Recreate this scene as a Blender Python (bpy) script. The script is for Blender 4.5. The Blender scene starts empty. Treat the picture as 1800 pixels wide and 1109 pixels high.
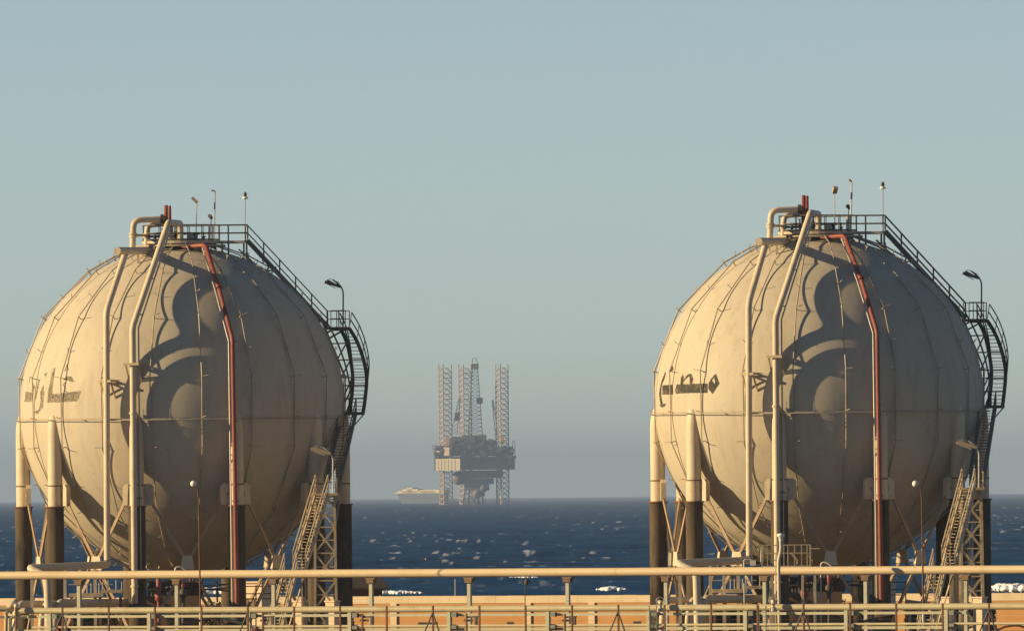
import bpy, math, random
import numpy as np
from mathutils import Vector, Matrix, noise as mnoise
random.seed(7)
rng = np.random.default_rng(11)
SC = bpy.context.scene
COL = SC.collection
# ------------------------------------------------------------------ camera model
F = 26500.0            # focal length in photo pixels (1800 wide)
HY = 871.0             # horizon row at the image centre
ROLL = math.radians(0.49)
CAMZ = 9.4
cr, sr = math.cos(ROLL), math.sin(ROLL)
def W(px, py, D):
    """photo pixel + distance -> world point"""
    u, v = px - 900.0, HY - py
    return Vector(((u * cr + v * sr) * D / F, D, CAMZ + (-u * sr + v * cr) * D / F))

# ------------------------------------------------------------------ materials
def mat(name, col, rough=0.6, metal=0.0, var=0.15, scale=1.5, stain=None, stain_amt=0.0, stain_scale=0.6,
        stretch=(1, 1, 1), bump=0.0, spec=0.3):
    m = bpy.data.materials.new(name); m.use_nodes = True
    nt = m.node_tree; N = nt.nodes; L = nt.links
    b = N['Principled BSDF']
    b.inputs['Roughness'].default_value = rough
    b.inputs['Metallic'].default_value = metal
    b.inputs['Specular IOR Level'].default_value = spec
    tc = N.new('ShaderNodeTexCoord'); mp = N.new('ShaderNodeMapping')
    mp.inputs['Scale'].default_value = stretch
    oi = N.new('ShaderNodeObjectInfo'); sc_ = N.new('ShaderNodeMath'); sc_.operation = 'MULTIPLY'; sc_.inputs[1].default_value = 37
    L.new(oi.outputs['Random'], sc_.inputs[0]); L.new(tc.outputs['Object'], mp.inputs['Vector']); L.new(sc_.outputs[0], mp.inputs['Location'])
    n = N.new('ShaderNodeTexNoise'); n.inputs['Scale'].default_value = scale; n.inputs['Detail'].default_value = 6
    L.new(mp.outputs['Vector'], n.inputs['Vector'])
    mx = N.new('ShaderNodeMix'); mx.data_type = 'RGBA'
    mx.inputs['A'].default_value = (*[c * (1 - var) for c in col], 1)
    mx.inputs['B'].default_value = (*[min(1, c * (1 + var)) for c in col], 1)
    L.new(n.outputs['Fac'], mx.inputs['Factor'])
    out = mx.outputs['Result']
    if stain:
        n2 = N.new('ShaderNodeTexNoise'); n2.inputs['Scale'].default_value = stain_scale; n2.inputs['Detail'].default_value = 8
        n2.inputs['Roughness'].default_value = 0.65
        L.new(mp.outputs['Vector'], n2.inputs['Vector'])
        r = N.new('ShaderNodeMapRange'); r.inputs['From Min'].default_value = 0.5; r.inputs['From Max'].default_value = 0.72
        r.inputs['To Max'].default_value = stain_amt
        L.new(n2.outputs['Fac'], r.inputs['Value'])
        m2 = N.new('ShaderNodeMix'); m2.data_type = 'RGBA'
        m2.inputs['B'].default_value = (*stain, 1)
        L.new(out, m2.inputs['A']); L.new(r.outputs['Result'], m2.inputs['Factor'])
        out = m2.outputs['Result']
    L.new(out, b.inputs['Base Color'])
    if bump:
        bp = N.new('ShaderNodeBump'); bp.inputs['Strength'].default_value = bump; bp.inputs['Distance'].default_value = 0.05
        L.new(n.outputs['Fac'], bp.inputs['Height']); L.new(bp.outputs['Normal'], b.inputs['Normal'])
    return m

M = {}
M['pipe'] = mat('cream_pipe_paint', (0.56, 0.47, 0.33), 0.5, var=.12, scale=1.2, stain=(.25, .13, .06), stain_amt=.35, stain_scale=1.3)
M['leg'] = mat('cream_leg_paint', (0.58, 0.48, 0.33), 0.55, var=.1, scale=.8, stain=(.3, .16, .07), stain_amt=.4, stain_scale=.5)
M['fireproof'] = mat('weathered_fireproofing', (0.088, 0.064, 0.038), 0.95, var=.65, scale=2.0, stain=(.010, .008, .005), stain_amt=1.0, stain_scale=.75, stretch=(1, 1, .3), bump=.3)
M['steel'] = mat('weathered_dark_steel', (0.105, 0.094, 0.075), 0.6, var=.2, scale=2, stain=(.12, .05, .02), stain_amt=.5)
M['deck'] = mat('platform_steel', (0.46, 0.39, 0.28), 0.6, var=.15, scale=2, stain=(.14, .07, .03), stain_amt=.4)
M['tower'] = mat('cream_tower_steel', (0.50, 0.40, 0.25), 0.6, var=.18, scale=2, stain=(.22, .1, .04), stain_amt=.6, stain_scale=1.5)
M['galv'] = mat('galvanised_pipe', (0.48, 0.45, 0.39), 0.45, metal=.2, var=.15, scale=3, stain=(.2, .12, .07), stain_amt=.4, stain_scale=2)
M['spray'] = mat('spray_pipe_metal', (0.38, 0.32, 0.23), 0.5, metal=.1, var=.2, scale=1.5, stain=(.14, .08, .05), stain_amt=.6, stain_scale=.7)
M['red'] = mat('red_oxide_paint', (0.225, 0.054, 0.034), 0.5, var=.2, scale=1.2, stain=(.33, .15, .10), stain_amt=.4, stain_scale=.8)
M['rust'] = mat('rusted_steel', (0.15, 0.065, 0.032), 0.8, var=.35, scale=3)
M['brace'] = mat('brown_brace_steel', (.36, .25, .15), .65, var=.2, scale=1.5, stain=(.16, .08, .04), stain_amt=.5, stain_scale=.8)
M['clip'] = mat('grey_clip_steel', (.17, .17, .14), .6, var=.2)
M['brown'] = mat('brown_plinth', (0.17, 0.11, 0.065), 0.85, var=.25, scale=1.2)
M['rack'] = mat('rack_pipe_paint', (0.47, 0.41, 0.255), 0.5, var=.1, scale=.6, stain=(.27, .2, .1), stain_amt=.5, stain_scale=.8)
M['beam'] = mat('rack_beam_paint', (0.40, 0.385, 0.27), 0.6, var=.12, scale=1, stain=(.2, .15, .08), stain_amt=.5, stain_scale=1.0)
M['trunk'] = mat('transfer_pipe_paint', (0.60, 0.475, 0.29), 0.5, var=.1, scale=.35, stain=(.40, .30, .18), stain_amt=.6, stain_scale=.35)
M['wall'] = mat('ochre_wall_render', (0.46, 0.235, 0.085), 0.9, var=.12, scale=.6, stain=(.5, .33, .17), stain_amt=.4, stain_scale=.35)
M['pilaster'] = mat('cream_wall_render', (0.62, 0.50, 0.33), 0.9, var=.1, scale=1, stain=(.4, .28, .15), stain_amt=.4)
M['lampwhite'] = mat('lamp_glass_white', (0.75, 0.70, 0.60), 0.4, var=.05)
M['lamphead'] = mat('lamp_housing', (0.44, 0.33, 0.19), 0.5, var=.15)
M['hut'] = mat('brown_hut_render', (0.075, 0.036, 0.018), 0.9, var=.25, scale=1.5)
M['roof'] = mat('brown_roof_sheet', (0.05, 0.036, 0.028), 0.85, var=.3, scale=2)
M['block'] = mat('pale_block', (0.66, 0.52, 0.36), 0.9, var=.12, scale=1.2)
M['valve'] = mat('dark_valve_iron', (0.07, 0.05, 0.038), 0.6, var=.4, scale=4)
M['rigsteel'] = mat('rig_grey_steel', (0.19, 0.18, 0.185), 0.7, var=.35, scale=.12)
M['rigderrick'] = mat('derrick_steel', (.27, .26, .27), .7, var=.3, scale=.12)
M['riglat'] = mat('rig_lattice_steel', (0.42, 0.32, 0.25), 0.7, var=.3, scale=.1)
M['rigcream'] = mat('rig_cream_cladding', (0.42, 0.37, 0.27), 0.7, var=.12, scale=.2)
M['yellow'] = mat('yellow_paint', (0.80, 0.45, 0.06), 0.6, var=.1, scale=.2)
M['ship'] = mat('ship_pale_paint', (0.62, 0.53, 0.36), 0.7, var=.06, scale=.05)
M['shiphull'] = mat('ship_hull_haze_tint', (.085, .105, .145), 0.7, var=.1, scale=.05)  # haze painted into the hull colour, so it melts into the horizon
M['leaf'] = mat('dusty_leaves', (0.028, 0.036, 0.016), 0.8, var=.45, scale=3)
M['black'] = mat('black_rubber', (0.03, 0.027, 0.022), 0.7, var=.2)

def shell_material():
    m = bpy.data.materials.new('cream_tank_paint'); m.use_nodes = True
    nt = m.node_tree; N = nt.nodes; L = nt.links; b = N['Principled BSDF']
    b.inputs['Roughness'].default_value = .62; b.inputs['Specular IOR Level'].default_value = .22
    tc = N.new('ShaderNodeTexCoord')
    oi = N.new('ShaderNodeObjectInfo'); sc_ = N.new('ShaderNodeMath'); sc_.operation = 'MULTIPLY'; sc_.inputs[1].default_value = 61
    L.new(oi.outputs['Random'], sc_.inputs[0])
    def noise(scale, detail, stretch, rough=.55):
        mp = N.new('ShaderNodeMapping'); mp.inputs['Scale'].default_value = stretch
        L.new(tc.outputs['Object'], mp.inputs['Vector']); L.new(sc_.outputs[0], mp.inputs['Location'])
        n = N.new('ShaderNodeTexNoise'); n.inputs['Scale'].default_value = scale; n.inputs['Detail'].default_value = detail
        n.inputs['Roughness'].default_value = rough
        L.new(mp.outputs['Vector'], n.inputs['Vector']); return n.outputs['Fac']
    def rng_(v, a, bb, lo, hi):
        r = N.new('ShaderNodeMapRange'); r.inputs['From Min'].default_value = a; r.inputs['From Max'].default_value = bb
        r.inputs['To Min'].default_value = lo; r.inputs['To Max'].default_value = hi
        L.new(v, r.inputs['Value']); return r.outputs['Result']
    def mix(fac, a, bcol):
        x = N.new('ShaderNodeMix'); x.data_type = 'RGBA'
        L.new(fac, x.inputs['Factor'])
        if isinstance(a, tuple): x.inputs['A'].default_value = (*a, 1)
        else: L.new(a, x.inputs['A'])
        x.inputs['B'].default_value = (*bcol, 1); return x.outputs['Result']
    def math_(op, a, bb=None):
        x = N.new('ShaderNodeMath'); x.operation = op
        for i, q in enumerate((a, bb)):
            if q is None: continue
            if isinstance(q, (int, float)): x.inputs[i].default_value = q
            else: L.new(q, x.inputs[i])
        return x.outputs[0]
    c = mix(noise(.22, 6, (1, 1, 1)), (.41, .362, .272), (.505, .446, .338))
    c = mix(rng_(noise(1.6, 8, (1, 1, .18)), .50, .78, 0, .42), c, (.30, .23, .14))     # run-off streaks
    c = mix(rng_(noise(.9, 9, (1, 1, 1), .7), .60, .74, 0, .45), c, (.26, .185, .11))   # dirt patches
    c = mix(rng_(noise(5, 4, (1, 1, .8)), .66, .72, 0, .45), c, (.13, .09, .055))        # small spots
    sep = N.new('ShaderNodeSeparateXYZ'); L.new(tc.outputs['Object'], sep.inputs[0])
    ang = math_('ARCTAN2', sep.outputs['X'], sep.outputs['Y'])
    fr = math_('FRACT', math_('ADD', math_('MULTIPLY', ang, 12 / (2 * math.pi)), 20.37))
    line = math_('LESS_THAN', math_('ABSOLUTE', math_('SUBTRACT', fr, .5)), .0045)
    z0 = math_('SUBTRACT', sep.outputs['Z'], 0.0)
    band = math_('LESS_THAN', math_('ABSOLUTE', z0), 8.6)
    ln = math_('MULTIPLY', math_('MULTIPLY', line, band), .08)
    c = mix(ln, c, (.27, .2, .12))
    for zz, th in ((-0.55, .03),):
        l2 = math_('MULTIPLY', math_('LESS_THAN', math_('ABSOLUTE', math_('SUBTRACT', z0, zz)), th), .2)
        c = mix(l2, c, (.2, .14, .085))
    L.new(c, b.inputs['Base Color'])
    bp = N.new('ShaderNodeBump'); bp.inputs['Strength'].default_value = .12; bp.inputs['Distance'].default_value = .25
    L.new(noise(.5, 2, (1, 1, 1)), bp.inputs['Height']); L.new(bp.outputs['Normal'], b.inputs['Normal'])
    return m
M['shell'] = shell_material()

def lettering_material(name, col, bare, amount):
    m = mat(name, col, .8, var=.3, scale=4, stain=bare, stain_amt=amount, stain_scale=3.2)
    return m
M['ink_bold'] = lettering_material('black_stencil_paint', (.04, .035, .026), (.34, .28, .18), .6)
M['ink_faded'] = lettering_material('faded_stencil_paint', (.14, .115, .08), (.42, .36, .25), .9)

# ------------------------------------------------------------------ mesh builder
class MB:
    def __init__(s): s.v = []; s.f = []; s.sm = []
    def _add(s, vs, fs, smooth):
        o = len(s.v); s.v += [tuple(p) for p in vs]
        s.f += [tuple(i + o for i in f) for f in fs]; s.sm += [smooth] * len(fs)
        return s
    def tube(s, pts, r, n=10, closed=False, caps=True):
        P = [Vector(p) for p in pts]
        R = r if isinstance(r, (list, tuple)) else [r] * len(P)
        k = len(P); vs = []; up = None
        for i, p in enumerate(P):
            if closed: t = (P[(i + 1) % k] - P[i - 1])
            elif i == 0: t = P[1] - P[0]
            elif i == k - 1: t = P[-1] - P[-2]
            else: t = (P[i + 1] - p).normalized() + (p - P[i - 1]).normalized()
            if t.length < 1e-9: t = Vector((0, 0, 1))
            t.normalize()
            if up is None:
                up = t.orthogonal().normalized()
            else:
                up = up - t * up.dot(t)
                up = up.normalized() if up.length > 1e-6 else t.orthogonal().normalized()
            b = t.cross(up)
            sc = 1.0
            if 0 < i < k - 1 and not closed:
                c = (P[i + 1] - p).normalized().dot((p - P[i - 1]).normalized())
                sc = min(1.6, 1 / max(.3, math.sqrt(max(0.01, (1 + c) / 2))))
                # widen only in the bend plane
            for j in range(n):
                a = 2 * math.pi * j / n
                vs.append(p + (up * math.cos(a) + b * math.sin(a)) * R[i])
        fs = []
        for i in range(k if closed else k - 1):
            i2 = (i + 1) % k
            for j in range(n):
                j2 = (j + 1) % n
                fs.append((i * n + j, i * n + j2, i2 * n + j2, i2 * n + j))
        s._add(vs, fs, n > 6)
        if caps and not closed:
            s._add(vs[:n][::-1], [tuple(range(n))], False)
            s._add(vs[-n:], [tuple(range(n))], False)
        return s
    def pipe(s, pts, r, bend=None, n=12):
        """polyline with rounded elbows"""
        P = [Vector(p) for p in pts]; bend = bend if bend is not None else r * 2.4; out = [P[0]]
        for i in range(1, len(P) - 1):
            a, b, c = P[i - 1], P[i], P[i + 1]
            d1 = min(bend, (a - b).length * .48); d2 = min(bend, (c - b).length * .48)
            p1 = b + (a - b).normalized() * d1; p2 = b + (c - b).normalized() * d2
            for q in range(6):
                t = q / 5
                out.append(p1 * (1 - t) ** 2 + b * 2 * t * (1 - t) + p2 * t * t)
        out.append(P[-1])
        return s.tube(out, r, n)
    def bar(s, a, b, w, h=None, up=(0, 0, 1)):
        """rectangular bar from a to b"""
        a, b = Vector(a), Vector(b); h = h or w
        t = (b - a).normalized(); u = Vector(up)
        if abs(t.dot(u)) > .97: u = Vector((1, 0, 0))
        x = t.cross(u).normalized() * w / 2; y = x.cross(t).normalized() * h / 2
        vs = [a - x - y, a + x - y, a + x + y, a - x + y, b - x - y, b + x - y, b + x + y, b - x + y]
        return s._add(vs, [(3, 2, 1, 0), (4, 5, 6, 7), (0, 1, 5, 4), (1, 2, 6, 5), (2, 3, 7, 6), (3, 0, 4, 7)], False)
    def box(s, lo, hi):
        x0, y0, z0 = lo; x1, y1, z1 = hi
        vs = [(x0, y0, z0), (x1, y0, z0), (x1, y1, z0), (x0, y1, z0), (x0, y0, z1), (x1, y0, z1), (x1, y1, z1), (x0, y1, z1)]
        return s._add(vs, [(3, 2, 1, 0), (4, 5, 6, 7), (0, 1, 5, 4), (1, 2, 6, 5), (2, 3, 7, 6), (3, 0, 4, 7)], False)
    def lathe(s, c, prof, n=20, smooth=True, axis=None):
        """profile [(r,z)...] about a vertical axis through c"""
        c = Vector(c); vs = []
        q = Vector((0, 0, 1)).rotation_difference(Vector(axis).normalized()) if axis is not None else None
        for r, z in prof:
            for j in range(n):
                a = 2 * math.pi * j / n
                p = Vector((r * math.cos(a), r * math.sin(a), z))
                if q: p = q @ p
                vs.append(c + p)
        fs = []
        for i in range(len(prof) - 1):
            for j in range(n):
                j2 = (j + 1) % n
                fs.append((i * n + j, i * n + j2, (i + 1) * n + j2, (i + 1) * n + j))
        s._add(vs, fs, smooth)
        s._add(vs[:n][::-1], [tuple(range(n))], False); s._add(vs[-n:], [tuple(range(n))], False)
        return s
    def disc(s, c, axis, r, t, n=16):
        return s.lathe(Vector(c) - Vector(axis).normalized() * t / 2, [(r, 0), (r, t)], n, False, axis)
    def ball(s, c, r, n=12, sz=1.0):
        pr = [(max(.001, r * math.sin(math.pi * i / 8)), -r * sz * math.cos(math.pi * i / 8)) for i in range(9)]
        return s.lathe(c, pr, n)
    def poly(s, vs, fs, smooth=False): return s._add(vs, fs, smooth)
    def build(s, name, m, parent=None, loc=None):
        me = bpy.data.meshes.new(name); me.from_pydata(s.v, [], s.f)
        me.polygons.foreach_set('use_smooth', s.sm); me.materials.append(M[m] if isinstance(m, str) else m)
        me.update()
        o = bpy.data.objects.new(name, me); COL.objects.link(o)
        if parent is not None: o.parent = parent
        if loc is not None: o.location = loc
        return o

def tag(o, label=None, cat=None, group=None, kind=None):
    if label: o['label'] = label
    if cat: o['category'] = cat
    if group: o['group'] = group
    if kind: o['kind'] = kind
    return o
def empty(name, loc, label, cat, group=None):
    o = bpy.data.objects.new(name, None); COL.objects.link(o); o.location = loc; o.empty_display_size = .5
    return tag(o, label, cat, group)
CH = {}
def kids(o): return [c for c in o.children]
def copy_tree(o, parent=None):
    c = o.copy(); COL.objects.link(c)
    if parent is not None: c.parent = parent
    for k in list(o.children): copy_tree(k, c)
    return c

# ------------------------------------------------------------------ the tank (left one is built, right one copied)
D1, D2 = 1000.0, 985.0
PX = 1 / 26.5                     # metres per photo pixel at the left tank
R = 286 * PX
C1 = W(321, 720, D1); ZC = C1.z
BASE1 = Vector((C1.x, D1, 0))
C2 = W(1440, 710, D2); BASE2 = Vector((C2.x, D2, C2.z - ZC)); BASE2.z = 0
def Lp(px, py, yd):               # photo pixel of the left tank, depth yd metres behind its centre -> local point
    return W(px, py, D1 + yd) - BASE1
def on_sphere(px, py, rad):       # front point of the sphere under that pixel
    yd = -rad * .8
    for _ in range(8):
        p = Lp(px, py, yd); q = rad * rad - p.x ** 2 - (p.z - ZC) ** 2
        yd = -math.sqrt(max(q, 0))
    return Lp(px, py, yd)
def sph(th, el, rad):             # azimuth from the camera side (deg, + to the right), elevation
    t, e = math.radians(th), math.radians(el)
    return Vector((rad * math.cos(e) * math.sin(t), -rad * math.cos(e) * math.cos(t), ZC + rad * math.sin(e)))
SETS = []                          # (root, label for the right copy)
def left(root, right_label): SETS.append((root, right_label)); return root

tank = empty('gas_tank', BASE1, 'cream spherical gas tank with faded broken Arabic lettering, left of the pair', 'gas tank', 'spherical gas tanks by the sea')
left(tank, 'cream spherical gas tank with bold black Arabic word, right of the pair')
# shell
nseg, nring = 192, 96
prof = [(max(.001, R * math.sin(math.pi * i / nring)), -R * math.cos(math.pi * i / nring)) for i in range(nring + 1)]
shell = MB().lathe((0, 0, 0), prof, nseg).build('shell', 'shell', tank, (0, 0, ZC))
# legs
RL = 281 * PX
leg_th = [-15.5 + 36 * k for k in range(10)]
zl_ = lambda py: ZC + (720 - py) * PX   # height of a row at the tank (left)
leg_xy = []
for th in leg_th:
    t = math.radians(th); x, y = RL * math.sin(t), -RL * math.cos(t); leg_xy.append((x, y))
    rr = 12.6 * PX; zt = zl_(722); zd = zl_(889)
    pr = [(rr, zd), (rr, zl_(764)), (rr * .97, zl_(752)), (rr * .86, zl_(741)), (rr * .66, zl_(732)), (rr * .36, zl_(725)), (.02, zt)]
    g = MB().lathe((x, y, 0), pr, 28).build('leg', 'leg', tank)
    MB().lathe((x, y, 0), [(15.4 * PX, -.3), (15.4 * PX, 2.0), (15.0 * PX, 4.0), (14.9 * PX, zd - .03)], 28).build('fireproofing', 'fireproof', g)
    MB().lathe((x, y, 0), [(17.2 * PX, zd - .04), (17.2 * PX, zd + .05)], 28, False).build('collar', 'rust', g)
    MB().lathe((x, y, 0), [(13.2 * PX, zl_(853)), (13.2 * PX, zl_(851))], 28, False).build('band', 'rust', g)
    # gusset box behind the leg, tangential
    tx, ty = math.cos(t), math.sin(t); rx, ry = -math.sin(t), math.cos(t)
    gs = MB()
    w2 = 27 * PX; d0, d1 = 4 * PX, 13 * PX
    prof2 = [(-w2, zl_(887)), (w2, zl_(887)), (w2, zl_(856)), (w2 * .82, zl_(850)), (-w2 * .82, zl_(850)), (-w2, zl_(856))]
    vs = []
    for d in (d0, d1):
        for a, z in prof2: vs.append((x + tx * a + rx * d, y + ty * a + ry * d, z))
    gs.poly(vs, [(0, 1, 2, 3, 4, 5), (11, 10, 9, 8, 7, 6)] + [(i, i + 6, (i + 1) % 6 + 6, (i + 1) % 6) for i in range(6)])
    gs.build('gusset', 'leg', g)
# bracing between the legs
for k in range(10):
    (x0, y0), (x1, y1) = leg_xy[k], leg_xy[(k + 1) % 10]
    a, b = Vector((x0, y0, 0)), Vector((x1, y1, 0)); d = (b - a).normalized()
    ztop, zbot = zl_(866), zl_(1108)
    mid = (a + b) / 2; zm = (ztop + zbot) / 2
    ctr = mid + Vector((0, 0, zm))
    for s0, s1 in ((a + d * .6, b - d * .6), (b - d * .6, a + d * .6)):
        MB().bar(s0 + Vector((0, 0, ztop)), s1 + Vector((0, 0, zbot)), .11, .2).build('brace', 'brace', tank)
    nrm = Vector((d.y, -d.x, 0))
    pl = MB(); hw = .45
    vs = [ctr + d * (hw * sx) + Vector((0, 0, sz)) + nrm * sn for sn in (.1, -.1) for sx, sz in ((-1, -.45), (1, -.45), (.7, .45), (-.7, .45))]
    pl.poly(vs, [(0, 1, 2, 3), (7, 6, 5, 4)] + [(i, i + 4, (i + 1) % 4 + 4, (i + 1) % 4) for i in range(4)])
    pl.build('brace_plate', 'leg', tank)
# spray risers on the meridians
RS = R * 1.03
for k in range(20):
    th = -10 + 18 * k
    els = [80, 66, 56, 33.5, 11, -13, -37, -58, -72]
    pts = [sph(th, e, RS * ((1.0 if e < 70 else .995) + (.024 if k == 1 and 30 < e < 70 else 0))) for e in els]
    pts[0] = sph(th, 80, RS * 1.01)
    b = MB().tube(pts, .042, 6)
    for i in range(1, len(pts)):
        p = pts[i]; n_ = (p - Vector((0, 0, ZC))).normalized()
        e_ = Vector((0, 0, 1)).cross(n_).normalized()
        b.bar(p + n_ * .05, p - n_ * .34, .05)                      # stand-off
        if i < len(pts) - 1:
            q = (p * .42 + pts[i + 1] * .58); n2 = (q - Vector((0, 0, ZC))).normalized(); up = n2.cross(e_)
            sg = 1 if (i + k) % 2 else -1
            b.tube([q, q + n2 * .30 + up * .18 * (1 if i % 2 else .6) + e_ * sg * .22], .024, 5)
            b.tube([p, p + n2 * .22 + e_ * sg * .42 + up * .1], .022, 5)
    b.build('spray_pipe', 'spray', tank)
# ring pipes
ring = [Vector((RS * math.sin(2 * math.pi * i / 80), -RS * math.cos(2 * math.pi * i / 80), zl_(737))) for i in range(80)]
b = MB().tube(ring, .03, 6, closed=True)
for i in range(0, 80, 4):
    p = ring[i]; n_ = Vector((p.x, p.y, 0)).normalized(); b.bar(p, p - n_ * .35, .05)
b.build('ring_pipe', 'spray', tank)
arc = [sph(-24 + 42 * i / 14, -3.6, RS * 1.015) for i in range(15)]
b = MB().tube(arc, .035, 6)
for i in (0, 4, 7, 14): b.bar(arc[i], arc[i] + Vector((0, 0, .75)), .06)
b.build('ring_pipe', 'galv', tank)
top_ring = [Vector((2.9 * math.sin(2 * math.pi * i / 40), -2.9 * math.cos(2 * math.pi * i / 40), zl_(434) + .05)) for i in range(40)]
MB().tube(top_ring, .07, 8, closed=True).build('ring_pipe', 'spray', tank)

# big risers: pixel + depth
def P3(px, py, yd): return Lp(px, py, yd * PX)
r1 = MB().pipe([P3(208 + 14, 441, -183), P3(187, 547, -279), P3(188.5, 984, -270)], 5.6 * PX, .5, 16)
r1o = r1.build('riser_pipe', 'pipe', tank)
MB().tube([P3(206, 441, -240), P3(264, 441, -40)], 6.6 * PX, 16).build('header_pipe', 'pipe', tank)
hs = MB()
for px_ in (243, 252): 
    p = P3(px_, 446, -104 if px_ < 248 else -76); hs.bar(p, p + Vector((0, 0, -.95)), .14)
hs.build('header_support', 'pipe', tank)
r2 = MB().pipe([P3(317, 424, -62), P3(317, 393, -62), P3(296, 391, -230), P3(233, 575, -289), P3(236.5, 1010, -288), P3(237, 1060, -288)], 5.5 * PX, .38, 16)
r2o = r2.build('riser_pipe', 'pipe', tank)
for py_ in (640, 726, 1030):
    p = P3(233.5 + (py_ - 640) * .0086, py_, -288); MB().lathe(p, [(7.2 * PX, -.07), (7.2 * PX, .07)], 16, False).build('flange', 'pipe', r2o)
th2 = MB().tube([P3(301, 400, -225), P3(243.5, 576, -284), P3(247.5, 1000, -283)], .055, 8); th2.build('conduit', 'galv', tank)
for (px_, py_, y_) in ((265, 490, -226), (243, 553, -272), (243, 875, -288)):
    p = P3(px_, py_, y_); MB().bar(p - Vector((.25, 0, 0)), p + Vector((.25, 0, 0)), .08).build('pipe_clamp', 'steel', tank)
# riser brackets
def bracket(px, py, yd, w):
    c = P3(px, py, yd); b = MB()
    out = Vector((c.x, c.y, 0)).normalized(); tan = Vector((-out.y, out.x, 0))
    zz = Vector((0, 0, 1))
    def back(p):   # in along -out to the shell
        q = p.copy()
        for _ in range(60):
            if math.sqrt(q.x ** 2 + q.y ** 2 + (q.z - ZC) ** 2) < R: break
            q = q - out * .03
        return q
    for s in (-1, 1):
        a = c + tan * (s * w * PX); b.bar(a + out * .35, back(a), .10, .12)
        low = a - zz * (30 * PX); b.bar(a + out * .2, back(low), .09, .09)
    b.bar(c - tan * (w * 1.25 * PX) + out * .3, c + tan * (w * 1.25 * PX) + out * .3, .12, .16)
    b.bar(c - tan * (w * 1.25 * PX) - out * .32, c + tan * (w * 1.25 * PX) - out * .32, .10, .12)
    b.build('bracket', 'tower', tank)
bracket(233, 640, -288, 11)
bracket(187.5, 670, -271, 10); 
# red fire water main with its small companion pipe
rd = MB().pipe([P3(322, 434, -62), P3(361, 431, -92), P3(386, 511, -212), P3(409, 597, -290), P3(416.5, 1062, -286)], 3.9 * PX, .35, 14)
rdo = rd.build('fire_water_pipe', 'red', tank)
for px_, py_, y_ in ((385, 505, -207), (409, 600, -286), (411, 740, -286), (414, 880, -286)):
    p = P3(px_, py_, y_); MB().disc(p, (.2, -.6, -1) if py_ < 590 else (0, 0, 1), 6.0 * PX, .09, 14).build('flange', 'red', rdo)
MB().tube([P3(356, 436, -95), P3(379, 513, -214), P3(402, 600, -290), P3(408.5, 1062, -286)], .05, 8).build('conduit', 'galv', tank)

# top platform
ZD = zl_(424.5)
plat = MB()
deckr = 69 * PX
n = 40
inner = 24 * PX
vs = []
for z in (ZD - .16, ZD + .02):
    for rr in (inner, deckr):
        for j in range(n):
            a = 2 * math.pi * j / n; vs.append((rr * math.cos(a), rr * math.sin(a), z))
fs = []
for j in range(n):
    j2 = (j + 1) % n
    i0, o0, i1, o1 = 0, n, 2 * n, 3 * n
    fs += [(i1 + j, o1 + j, o1 + j2, i1 + j2), (i0 + j2, o0 + j2, o0 + j, i0 + j), (o0 + j, o0 + j2, o1 + j2, o1 + j), (i0 + j2, i0 + j, i1 + j, i1 + j2)]
plat.poly(vs, fs)
xe = (438 - 321) * PX
plat.box((deckr * .94, -.5, ZD - .17), (xe, .5, ZD + .015))
po = plat.build('platform', 'deck', tank)
rail = MB()
RH = 28 * PX
npst = 16
for j in range(npst):
    a = 2 * math.pi * (j + .5) / npst
    if abs(math.sin(a / 2)) < .12: continue
    p = Vector((deckr * .98 * math.cos(a), deckr * .98 * math.sin(a), ZD)); rail.bar(p - Vector((0, 0, .1)), p + Vector((0, 0, RH)), .055)
for hgt in (RH, RH * .5):
    pts = [(deckr * .98 * math.cos(a), deckr * .98 * math.sin(a), ZD + hgt) for a in [math.radians(12 + 336 * i / 44) for i in range(45)]]
    rail.tube(pts, .042, 6)
    for s in (-1, 1): rail.tube([(deckr * .95, s * .5, ZD + hgt), (xe, s * .5, ZD + hgt)], .042, 6)
rail.tube([(deckr * .98 * math.cos(a), deckr * .98 * math.sin(a), ZD + .1) for a in [math.radians(12 + 336 * i / 44) for i in range(45)]], .05, 6)
for s in (-1, 1):
    for xx in (deckr * .97, (404 - 321) * PX, (434 - 321) * PX, xe):
        rail.bar((xx, s * .5, ZD - .1), (xx, s * .5, ZD + RH), .08)
rail.build('railing', 'steel', po)
sup = MB()
for j in range(8):
    a = 2 * math.pi * (j + .3) / 8; rr = deckr * .9
    zz = ZC + math.sqrt(R * R - rr * rr); sup.bar((rr * math.cos(a), rr * math.sin(a), zz - .2), (rr * math.cos(a), rr * math.sin(a), ZD - .15), .09)
for xx in ((393 - 321) * PX, (404 - 321) * PX, (431 - 321) * PX, (436 - 321) * PX):
    for s in (-1, 1):
        zz = ZC + math.sqrt(R * R - xx * xx - .25); sup.bar((xx, s * .45, zz - .1), (xx, s * .45, ZD - .15), .10)
sup.build('platform_support', 'steel', po)
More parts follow.
